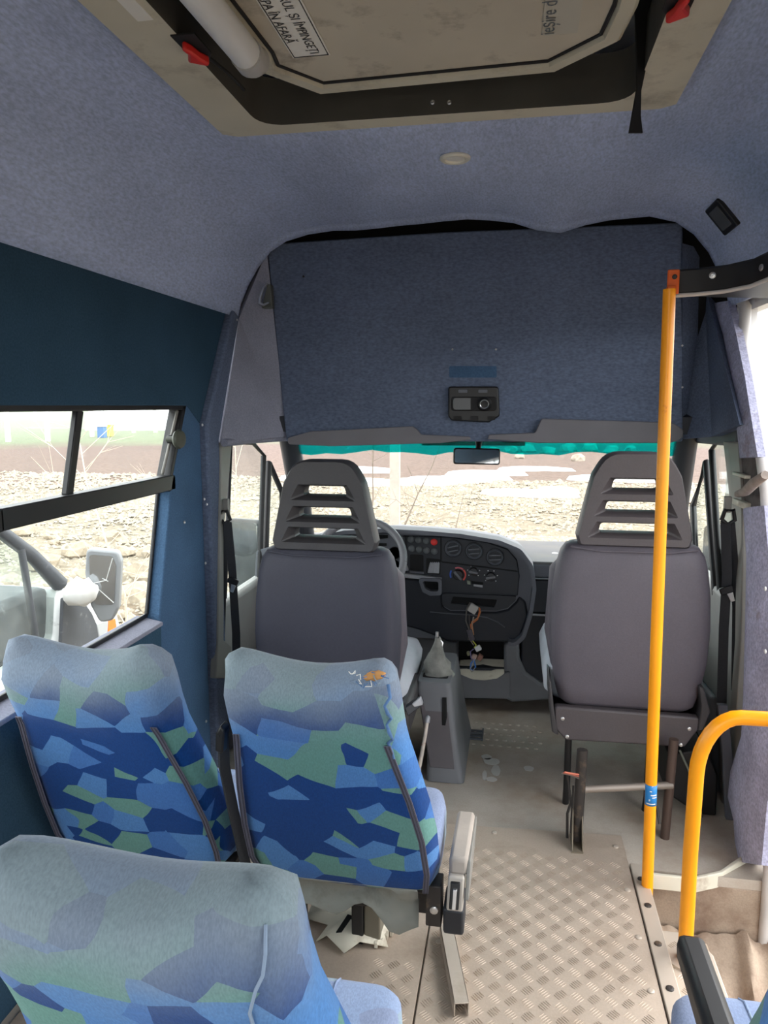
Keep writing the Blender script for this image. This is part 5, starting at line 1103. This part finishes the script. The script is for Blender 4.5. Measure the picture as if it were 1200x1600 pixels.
cr = tN.new('ShaderNodeValToRGB'); el = cr.color_ramp.elements
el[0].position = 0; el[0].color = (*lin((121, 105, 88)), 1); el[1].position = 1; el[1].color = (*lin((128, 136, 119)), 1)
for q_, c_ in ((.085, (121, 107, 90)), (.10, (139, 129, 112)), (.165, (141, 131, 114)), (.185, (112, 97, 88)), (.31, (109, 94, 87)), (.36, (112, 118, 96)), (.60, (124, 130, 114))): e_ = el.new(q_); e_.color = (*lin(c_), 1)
tL.new(sc_.outputs[0], cr.inputs[0])
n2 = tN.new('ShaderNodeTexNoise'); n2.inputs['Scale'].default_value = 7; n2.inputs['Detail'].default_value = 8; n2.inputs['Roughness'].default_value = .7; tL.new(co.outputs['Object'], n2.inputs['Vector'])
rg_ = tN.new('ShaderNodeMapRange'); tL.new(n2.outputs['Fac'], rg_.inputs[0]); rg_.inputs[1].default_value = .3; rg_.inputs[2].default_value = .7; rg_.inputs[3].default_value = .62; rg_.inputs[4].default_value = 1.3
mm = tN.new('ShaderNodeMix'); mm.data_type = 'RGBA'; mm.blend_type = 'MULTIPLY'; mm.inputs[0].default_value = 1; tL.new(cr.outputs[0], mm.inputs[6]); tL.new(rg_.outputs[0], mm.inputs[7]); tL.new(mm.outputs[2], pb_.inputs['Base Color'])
bp = tN.new('ShaderNodeBump'); bp.inputs['Strength'].default_value = .9; bp.inputs['Distance'].default_value = .06; tL.new(n2.outputs['Fac'], bp.inputs['Height']); tL.new(bp.outputs[0], pb_.inputs['Normal'])
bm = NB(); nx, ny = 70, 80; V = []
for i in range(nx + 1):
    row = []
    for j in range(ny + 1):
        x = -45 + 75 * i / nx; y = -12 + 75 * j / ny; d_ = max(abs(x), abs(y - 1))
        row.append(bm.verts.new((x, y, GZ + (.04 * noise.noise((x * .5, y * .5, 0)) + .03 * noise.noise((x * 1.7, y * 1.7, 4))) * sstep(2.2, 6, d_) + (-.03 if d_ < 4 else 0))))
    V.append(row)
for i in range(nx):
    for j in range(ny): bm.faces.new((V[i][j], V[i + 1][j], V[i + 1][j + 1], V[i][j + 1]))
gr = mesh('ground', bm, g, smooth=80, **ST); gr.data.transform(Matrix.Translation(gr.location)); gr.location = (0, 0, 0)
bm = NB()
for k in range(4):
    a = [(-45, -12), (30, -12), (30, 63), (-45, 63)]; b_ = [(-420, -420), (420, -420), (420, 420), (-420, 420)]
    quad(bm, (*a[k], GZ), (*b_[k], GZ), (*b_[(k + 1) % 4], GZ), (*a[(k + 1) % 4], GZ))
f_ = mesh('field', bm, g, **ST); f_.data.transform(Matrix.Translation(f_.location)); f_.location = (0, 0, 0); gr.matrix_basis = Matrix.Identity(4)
# gravel: thousands of small stones, one mesh
def gz_at(x, y):
    d_ = max(abs(x), abs(y - 1)); return GZ + (.04 * noise.noise((x * .5, y * .5, 0)) + .03 * noise.noise((x * 1.7, y * 1.7, 4))) * sstep(2.2, 6, d_)
vv, ff = [], []
rg2 = random.Random(3)
for k in range(26000):
    y = 4.5 + 16 * rg2.random() ** .95; half = .95 * y; x = rg2.uniform(-half, .28 * y + 1)
    if x > -4.4 and x < -1.9 and y < 5: continue
    s = rg2.uniform(.012, .035) * (1 + .05 * y) * (2.0 if rg2.random() < .04 else 1); z = gz_at(x, y); b0 = len(vv); a = rg2.random() * 3
    for dx, dy, dz_ in ((1, 0, .1), (0, 1, .0), (-1, 0, .15), (0, -1, .05), (.2, .1, .8), (0, 0, -.5)):
        q_ = rg2.uniform(.7, 1.3) * s; vv.append((x + (dx * math.cos(a) - dy * math.sin(a)) * q_, y + (dx * math.sin(a) + dy * math.cos(a)) * q_, z + dz_ * q_))
    for q_ in range(4): ff.append((b0 + q_, b0 + (q_ + 1) % 4, b0 + 4)); ff.append((b0 + (q_ + 1) % 4, b0 + q_, b0 + 5))
me = bpy.data.meshes.new('gravel'); me.from_pydata(vv, [], ff); o = bpy.data.objects.new('gravel', me); COL.objects.link(o); o.parent = gr; me.materials.append(mat('gravel stone', (150, 141, 124), .9, var=.45, vscale=14, fine=.1, fscale=60)); o['kind'] = 'stuff'
# individual stones and boulders
def rock_mesh(seed, flat):
    bm = NB(); bmesh.ops.create_icosphere(bm, subdivisions=2, radius=1)
    for v in bm.verts: n_ = noise.noise(v.co * 1.1 + Vector((seed * 7, 0, 0))) * .5 + noise.noise(v.co * 2.6 + Vector((0, seed * 5, 0))) * .25; v.co *= 1 + n_; v.co.z *= flat
    me = bpy.data.meshes.new('stone'); bm.to_mesh(me); bm.free(); return me
RM = [rock_mesh(k, .55 + .08 * k) for k in range(5)]
stone_m = mat('yard stone', (145, 133, 114), .9, var=.2, vscale=5, fine=.1, fscale=25, bump=.6, bscale=12)
bould_m = mat('pale boulder', (158, 148, 133), .9, var=.15, vscale=3, bump=.6, bscale=8)
for me in RM: me.materials.append(stone_m)
def rock(me, x, y, s, rot, name='stone'):
    o = bpy.data.objects.new(name, me); COL.objects.link(o); o.location = (x, y, gz_at(x, y) + s * .18); o.scale = (s, s * rnd.uniform(.7, 1.2), s); o.rotation_euler = (0, 0, rot); return o
SP = [(*[(lambda q: (q.x, q.y))(atZ(u, v, GZ)) for u, v in [(u, v)]][0], s) for u, v, s in ((235, 902, .26), (212, 936, .24), (195, 868, .16), (120, 870, .2), (232, 870, .14), (150, 900, .2), (240, 950, .16))]
for k in range(60):
    y = rnd.uniform(5.4, 10.5); x = -y * rnd.uniform(.42, .80)
    if -4.2 < x < -2.1 and y < 5: continue
    s = rnd.uniform(.05, .17) * (1.3 if y > 8 else .9)
    if any(math.hypot(x - a, y - b_) < 1.6 * (s + c_) for a, b_, c_ in SP): continue
    SP.append((x, y, s)); o = rock(RM[k % 5], x, y, s, rnd.random() * 6)
    tag(o, 'rough grey-brown stone lying on the ground beyond the left window', 'stone', 'stones beyond the left window')
for k, (u, v, s) in enumerate(((235, 902, .26), (212, 936, .24), (195, 868, .16), (120, 870, .2), (232, 870, .14), (150, 900, .2), (240, 950, .16))):
    p_ = atZ(u, v, GZ); o = rock(RM[k % 5], p_.x, p_.y, s, k * 1.3)
    tag(o, ['large pale flat stone left of the blue window pillar', 'pale stone just right of the white van mirror', 'small stone above the white van mirror', 'stone beyond the slanting pillar of the white van', 'small stone above the large pale flat stone', 'brown stone left of the white van mirror', 'stone at the lower corner of the left window'][k], 'stone')
BM = [rock_mesh(10 + k, .8) for k in range(4)]
for me in BM: me.materials.append(bould_m)
for k, (u, v, s) in enumerate(((772, 706, .6), (797, 706, .7), (826, 706, .8), (856, 709, .8), (888, 706, .95), (922, 706, 1.0), (955, 708, .8), (984, 706, .8), (812, 716, .5), (905, 720, .6))):
    p_ = atZ(u, v, GZ); o = rock(BM[k % 4], p_.x, p_.y, s * .44, k * 1.1, 'boulder')
    tag(o, ['leftmost small boulder of the heap, just right of the rear-view mirror', 'second boulder from the left in the heap beyond the windscreen', 'third boulder from the left in the heap beyond the windscreen', 'fourth boulder from the left in the heap beyond the windscreen', 'large boulder left of centre over the passenger headrest', 'largest pale boulder of the heap above the passenger headrest', 'boulder just left of the yellow pole at the heap right end', 'rightmost boulder of the heap, behind the passenger headrest top', 'lone small boulder in front of the heap at its left', 'lone small boulder in front of the heap at its right'][k], 'boulder', 'boulder heap beyond the windscreen')
snow_m = mat('old snow', (236, 234, 232), .8, var=.04)
for k, (u, v, rx, ry) in enumerate(((505, 745, 1.5, 1.2), (560, 752, 1.6, .9), (650, 752, 1.3, .7), (700, 748, 1.6, .7), (735, 745, 1.2, .6), (560, 733, 1.6, .8), (800, 768, .9, .4), (850, 770, 1.0, .5), (870, 765, .7, .5), (830, 732, 1.4, .5), (930, 746, 1.0, .6), (1000, 748, 1., .6), (760, 738, 1.5, .4))):
    p_ = atZ(u, v, GZ + .08); bm = NB(); n = 22
    ring = [[(p_.x + rx * .8 * f * math.cos(a) * (1 + .35 * noise.noise((math.cos(a) * 1.5, math.sin(a) * 1.5, k))), p_.y + ry * .7 * f * math.sin(a) * (1 + .35 * noise.noise((math.cos(a) * 1.5, math.sin(a) * 1.5, k))), GZ + z_) for a in [2 * math.pi * i / n for i in range(n)]] for f, z_ in ((1, .0), (.9, .10), (.5, .14))]
    loft(bm, ring); mesh('snow_patch', bm, snow_m, gr, kind='stuff', smooth=60)
# posts and saplings
def post(name, x, y, h_, w_, m, lab, cat='post', grp=None):
    bm = NB(); z = gz_at(x, y) - .05; box(bm, (x - w_ / 2, y - w_ / 2, z), (x + w_ / 2, y + w_ / 2, z + h_)); prism(bm, [(x - w_ / 2, y - w_ / 2, z + h_), (x + w_ / 2, y - w_ / 2, z + h_), (x + w_ / 2, y + w_ / 2, z + h_), (x - w_ / 2, y + w_ / 2, z + h_)], (0, 0, .02)); return tag(mesh(name, bm, m, bevel=.01), lab, cat, grp)
upright_m = mat('pale warm grey', (178, 168, 158), .85, var=.08)
p_ = atZ(617, 838, GZ); post('pale_upright', p_.x, p_.y, 3.2, .15, upright_m, 'pale square upright in the gravel beyond the steering wheel')  # upright drawn for a blurred, half-transparent pale band
bark = mat('grey bark', (128, 116, 104), .9, var=.2)
pale_bark = mat('pale twig bark', (196, 182, 162), .9, var=.15)
def sapling(base, top, lab, nb, seed, m, r0=.022, spread=.5):
    rs = random.Random(seed); b_ = Vector((base.x, base.y, gz_at(base.x, base.y) - .03)); tp = Vector(top); o = thing('sapling', b_, lab, 'sapling'); N_ = 8
    pth = [b_.lerp(tp, k / N_) + Vector((rs.uniform(-1, 1), rs.uniform(-1, 1), 0)) * .035 * (tp - b_).length / 3 * (0 if k in (0, N_) else 1) for k in range(N_ + 1)]
    bm = NB(); tube(bm, pth, [r0 * (1 - .75 * k / N_) for k in range(N_ + 1)], 7); mesh('trunk', bm, m, o, smooth=60)
    for k in range(nb):
        f = rs.uniform(.15, .95); i = min(N_ - 1, int(f * N_)); p0 = pth[i].lerp(pth[i + 1], f * N_ - i); a = rs.uniform(0, 6.28); L_ = spread * rs.uniform(.5, 1.1) * (1.2 - f * .6)
        d = Vector((math.cos(a), math.sin(a) * .6, rs.uniform(.25, 1.0))).normalized(); p1 = p0 + d * L_ * .5 + Vector((rs.uniform(-.05, .05), 0, rs.uniform(-.02, .05))); p2 = p0 + d * L_ + Vector((rs.uniform(-.1, .1), 0, rs.uniform(-.1, .08)))
        rr = r0 * (1 - .7 * f) * .45; bm = NB(); tube(bm, [p0, p1, p2], [rr, rr * .7, rr * .3], 5)
        for _ in range(2): d2 = (d + Vector((rs.uniform(-.8, .8), rs.uniform(-.5, .5), rs.uniform(-.3, .6)))).normalized(); tube(bm, [p1, p1 + d2 * L_ * .4], [rr * .5, rr * .2], 4)
        mesh('branch', bm, m, o, smooth=60)
    return o
def at_d(u, v, y): return atY(u, v, y)
sapling(atY(578, 900, 8.), atY(583, 690, 8.), 'thin bare sapling upright in front of the windscreen, left of the pale upright', 8, 1, bark, .020, .7)
sapling(atY(545, 850, 6.), atY(690, 690, 6.2), 'bare sapling leaning right across the windscreen past the pale upright', 7, 2, bark, .013, .5)
sapling(atY(660, 860, 6.), atY(725, 770, 6.), 'short bare twiggy sapling low in the middle of the windscreen', 5, 3, bark, .008, .35)
sapling(atY(230, 1000, 4.6), atY(110, 640, 4.6), 'pale bare sapling leaning left behind the left side window', 14, 4, pale_bark, .012, .9)
sapling(atY(262, 960, 5.4), atY(268, 640, 5.4), 'pale bare sapling close beside the blue pillar behind the left window', 14, 5, pale_bark, .011, .9)
sapling(atY(372, 980, 6.), atY(366, 660, 6.), 'bare whitish sapling seen through the driver door window', 12, 6, pale_bark, .012, .8)
# ================================================================== far background
wp = mat('whitewashed post', (212, 208, 200), .8)
for k, (u, v, h_) in enumerate(((13, 690, 2.2), (75, 690, 2.2), (144, 682, 2.0), (209, 676, 2.0), (243, 676, 2.0), (281, 676, 2.), (-40, 692, 2.2))):
    p_ = atZ(u, v, GZ); post('fence_post', p_.x, p_.y, h_, .22, wp, ['leftmost far fence post in view in the left sliding window', 'second far fence post from the left in the sliding window', 'far fence post left of the blue hive beyond the left window', 'far fence post just right of the yellow hive beyond the left window', 'far fence post in front of the greenhouse middle', 'far fence post at the right end of the greenhouse near the latch knob', 'far fence post hidden at the rear edge of the left window'][k], 'post', 'far fence posts')
for (u, v, rgb, nm) in ((160, 684, (84, 116, 160), 'blue'), (171, 682, (190, 184, 96), 'yellow')):
    p_ = atZ(u, v, GZ); t = thing('beehive', (p_.x, p_.y, GZ), '%s box hive standing far off in the grass beyond the left window' % nm, 'hive'); hm = mat('hive ' + nm, rgb, .6)
    B('hive_body', (p_.x - .22, p_.y - .22, GZ), (p_.x + .22, p_.y + .22, GZ + .7), hm, t, .02); B('hive_lid', (p_.x - .25, p_.y - .25, GZ + .7), (p_.x + .25, p_.y + .25, GZ + .8), hm if nm == 'yellow' else wp, t, .02)
p_ = atZ(245, 672, GZ); t = thing('greenhouse', (p_.x, p_.y, GZ), 'long low white polytunnel greenhouse far beyond the left window', 'greenhouse')
bm = NB(); loft(bm, [[(p_.x + X0, p_.y + .2 * X0 + 1.6 * math.cos(a), GZ + 1.7 * math.sin(a)) for a in [math.pi * k / 12 for k in range(13)]] for X0 in (-5, -2.5, 0, 2.5, 5)]); mesh('cover', bm, mat('polythene', (226, 228, 224), .5), t, smooth=60)
for X0 in (-5, -2.5, 0, 2.5, 5): bm = NB(); tube(bm, [(p_.x + X0, p_.y + .2 * X0 + 1.62 * math.cos(a), GZ + 1.72 * math.sin(a)) for a in [math.pi * k / 12 for k in range(13)]], .05, 6); mesh('hoop', bm, wp, t, smooth=60)
# hazy bare trees at the far edge, seen through the doorway and over the field
fog = mat('misty trees', (206, 208, 208), 1.0, var=.05)  # near-white colour carries the haze
for k, (x, y, h_) in enumerate(((26, 62, 5), (34, 70, 6), (20, 75, 5), (-60, 85, 5), (-75, 80, 6), (-50, 95, 5), (-90, 88, 6))):
    rs = random.Random(k); o = thing('tree', (x, y, GZ), 'pale bare tree standing far away in the mist', 'tree', 'distant misty trees')
    bm = NB(); tube(bm, [(x, y, GZ), (x + .2, y, GZ + h_ * .5), (x, y, GZ + h_)], [.22, .15, .04], 7); mesh('trunk', bm, fog, o, smooth=60)
    for j in range(9):
        f = .3 + .065 * j; a = rs.uniform(0, 6.28); L_ = h_ * .35 * (1.2 - f); bm = NB(); p0 = Vector((x, y, GZ + h_ * f)); tube(bm, [p0, p0 + Vector((math.cos(a) * L_ * .5, math.sin(a) * L_ * .5, L_ * .4)), p0 + Vector((math.cos(a) * L_, math.sin(a) * L_, L_ * .9))], [.08, .05, .02], 5); mesh('branch', bm, fog, o)

# ================================================================== white van parked alongside
XC = -2.3; t = thing('parked_van', (-3.15, 2, GZ), 'dusty white van parked on the left with a cracked door mirror wrapped in white cloth', 'van')
cw = mat('dusty white car paint', (226, 226, 224), .35, var=.06, dirt=(150, 150, 148), dscale=8, dlo=.62, dhi=.72)
cg = mat('dusty grey trim', (66, 68, 73), .6, var=.15, dirt=(120, 122, 124), dscale=20, dlo=.6, dhi=.75)
body = [(-1.0, -.48), (-1.05, .1), (-.95, .06), (3.40, .06), (3.46, .36), (3.62, .30), (3.86, .19), (4.00, .07), (4.06, -.10), (4.05, -.48)]
bm = NB(); loft(bm, [[(x, XC_y * s + (1 - s) * 1.6, z) for XC_y, z in body] for x, s in ((XC - .06, .99), (XC, .975), (XC - 1.64, .975), (XC - 1.70, .99))][1:3]); mesh('body', bm, cw, t, bevel=.06)
B('roof_panel', (XC - 1.56, -.95, .80), (XC - .12, 2.98, .85), cw, t, .03)
for s, x in ((1, XC - .06), (-1, XC - 1.62)):
    bm = NB(); tube(bm, [(x, 3.46, .36), (x - .03 * s, 3.28, .56), (x - .07 * s, 2.96, .82)], [.045, .036, .035], 8); mesh('windscreen_pillar', bm, cg, t, smooth=60)
    for y in (1.75, .35, -.9): B('window_pillar', (x - .07, y - .04, .05), (x + .02, y + .04, .82), cw, t, .01)
    bm = NB(); tube(bm, [(x, 3.24, .08), (x - .02 * s, 3.20, .60)], .018, 8); mesh('quarterlight_bar', bm, cg, t, smooth=60)
    bm = NB(); prism(bm, [(x, -.9, .07), (x, 3.38, .07), (x, 3.42, .36), (x - .05 * s, 2.98, .80), (x - .05 * s, -.9, .80)], (.004, 0, 0)); mesh('side_window', bm, gl_door, t)
bm = NB(); prism(bm, [(XC - .1, 3.46, .36), (XC - 1.6, 3.46, .36), (XC - 1.52, 2.98, .82), (XC - .16, 2.98, .82)], (0, .004, .002)); mesh('windscreen', bm, gl_door, t)
B('cab_floor', (XC - 1.56, -.9, .05), (XC - .10, 3.40, .075), void, t, .005); B('cab_dash', (XC - 1.55, 2.95, .06), (XC - .10, 3.43, .36), cg, t, .04)
for x in (XC - 1.3, XC - .75): B('van_seat', (x - .02, 1.95, .2), (x + .42, 2.10, .70), cg, t, .05)
bm = NB(); prism(bm, [(XC + .012, y, z) for y, z in yz(XC, (96, 935), (118, 925), (141, 958), (153, 985), (150, 1002), (130, 1016), (92, 1020))], (-.02, 0, 0)); mesh('fender_liner', bm, cg, t, bevel=.005)
bm = NB(); prism(bm, [(XC + .016, y, z) for y, z in ((3.66, .09), (3.86, .07), (3.88, -.02), (3.68, -.02))], (-.03, 0, 0)); il = mesh('indicator', bm, mat('clear lens', (176, 178, 180), .2), t, bevel=.008)
bm = NB(); prism(bm, [(XC + .020, y, z) for y, z in ((3.78, .075), (3.85, .065), (3.86, -.01), (3.76, -.01))], (-.01, 0, 0)); mesh('amber_lens', bm, mat('amber lens', (232, 128, 50), .25), il, bevel=.004)
for x in (XC - .22, XC - 1.66):
    for y in (3.2, -.2):
        bm = NB(); lathe(bm, [(.12, 0), (.27, 0), (.30, .03), (.30, .17), (.27, .20), (.12, .20)], Matrix.Translation((x, y, GZ + .30)) @ Matrix.Rotation(R(90), 4, 'Y'), 24); wh = mesh('wheel', bm, blackmat, t, smooth=40)
        bm = NB(); lathe(bm, [(.02, .02), (.17, .03), (.18, .19), (.02, .17)], Matrix.Translation((x, y, GZ + .30)) @ Matrix.Rotation(R(90), 4, 'Y'), 20); mesh('wheel_disc', bm, silver, wh, smooth=40)
mcv = atX(160, 912, -2.12); M = Matrix.Translation(mcv) @ Matrix.Rotation(R(18), 4, 'Z') @ Matrix.Rotation(R(4), 4, 'Y')
mo = [(-.085, .185), (.075, .175), (.092, .12), (.085, -.13), (.055, -.20), (-.01, -.215), (-.06, -.12), (-.09, .05)]
bm = NB(); prism(bm, [M @ Vector((p[0], 0, p[1])) for p in rpoly(mo, .03, 4)], M.to_3x3() @ Vector((0, .07, 0))); mh = mesh('mirror_housing', bm, mat('grey mirror housing', (132, 134, 136), .5), t, bevel=.012)
bm = NB(); prism(bm, [M @ Vector((p[0], -.004, p[1])) for p in rpoly([(-.068, .155), (.05, .150), (.068, .10), (.062, -.11), (-.03, -.115), (-.06, -.06)], .02, 4)], M.to_3x3() @ Vector((0, .003, 0))); mesh('mirror_glass', bm, mat('dull mirror', (150, 154, 158), .15, .8), mh)
bm = NB()
for a, b_ in (((-.05, -.0), (.06, -.10)), ((-.05, .0), (.02, .02)), ((.0, .03), (.03, .015)), ((.02, .02), (.05, .14))): tube(bm, [M @ Vector((a[0], -.006, a[1])), M @ Vector((b_[0], -.006, b_[1]))], .0022, 5)
mesh('crack', bm, white_p, mh)
m0 = atX(112, 925, -2.26); m1 = atX(142, 925, -2.14); bm = NB(); rg = []
for f, r_ in ((0, .05), (.2, .075), (.5, .08), (.8, .07), (1, .05)): c_ = m0.lerp(m1, f); rg.append([c_ + Vector((.4 * r_ * math.cos(a), r_ * math.cos(a) * (.85 + .5 * noise.noise((2 * math.cos(a), f * 4, 2 * math.sin(a)))), r_ * math.sin(a) * (.85 + .5 * noise.noise((2 * math.cos(a) + 4, f * 5, 2 * math.sin(a)))))) for a in [2 * math.pi * k / 14 for k in range(14)]])
loft(bm, rg); mesh('cloth_wrap', bm, mat('white rag', (232, 230, 226), .9, var=.06, bump=.6, bscale=30), mh, smooth=60)
c = Vector((XC - .24, 3.10, .362)); t2 = thing('plastic_tub', c, 'cream ridged tub standing on the dash of the white van', 'tub')
bm = NB(); lathe(bm, [(.045, 0), (.060, .075), (.066, .08), (.060, .078), (.042, .01), (.002, .01)], Matrix.Translation(c), 24); mesh('tub_wall', bm, cream, t2, smooth=40)
for k in range(10): a = 2 * math.pi * k / 10; d = Vector((math.cos(a), math.sin(a), 0)); bm = NB(); tube(bm, [c + d * .048 + Vector((0, 0, .01)), c + d * .060 + Vector((0, 0, .06))], .004, 5); mesh('rib', bm, trimgrey, t2)
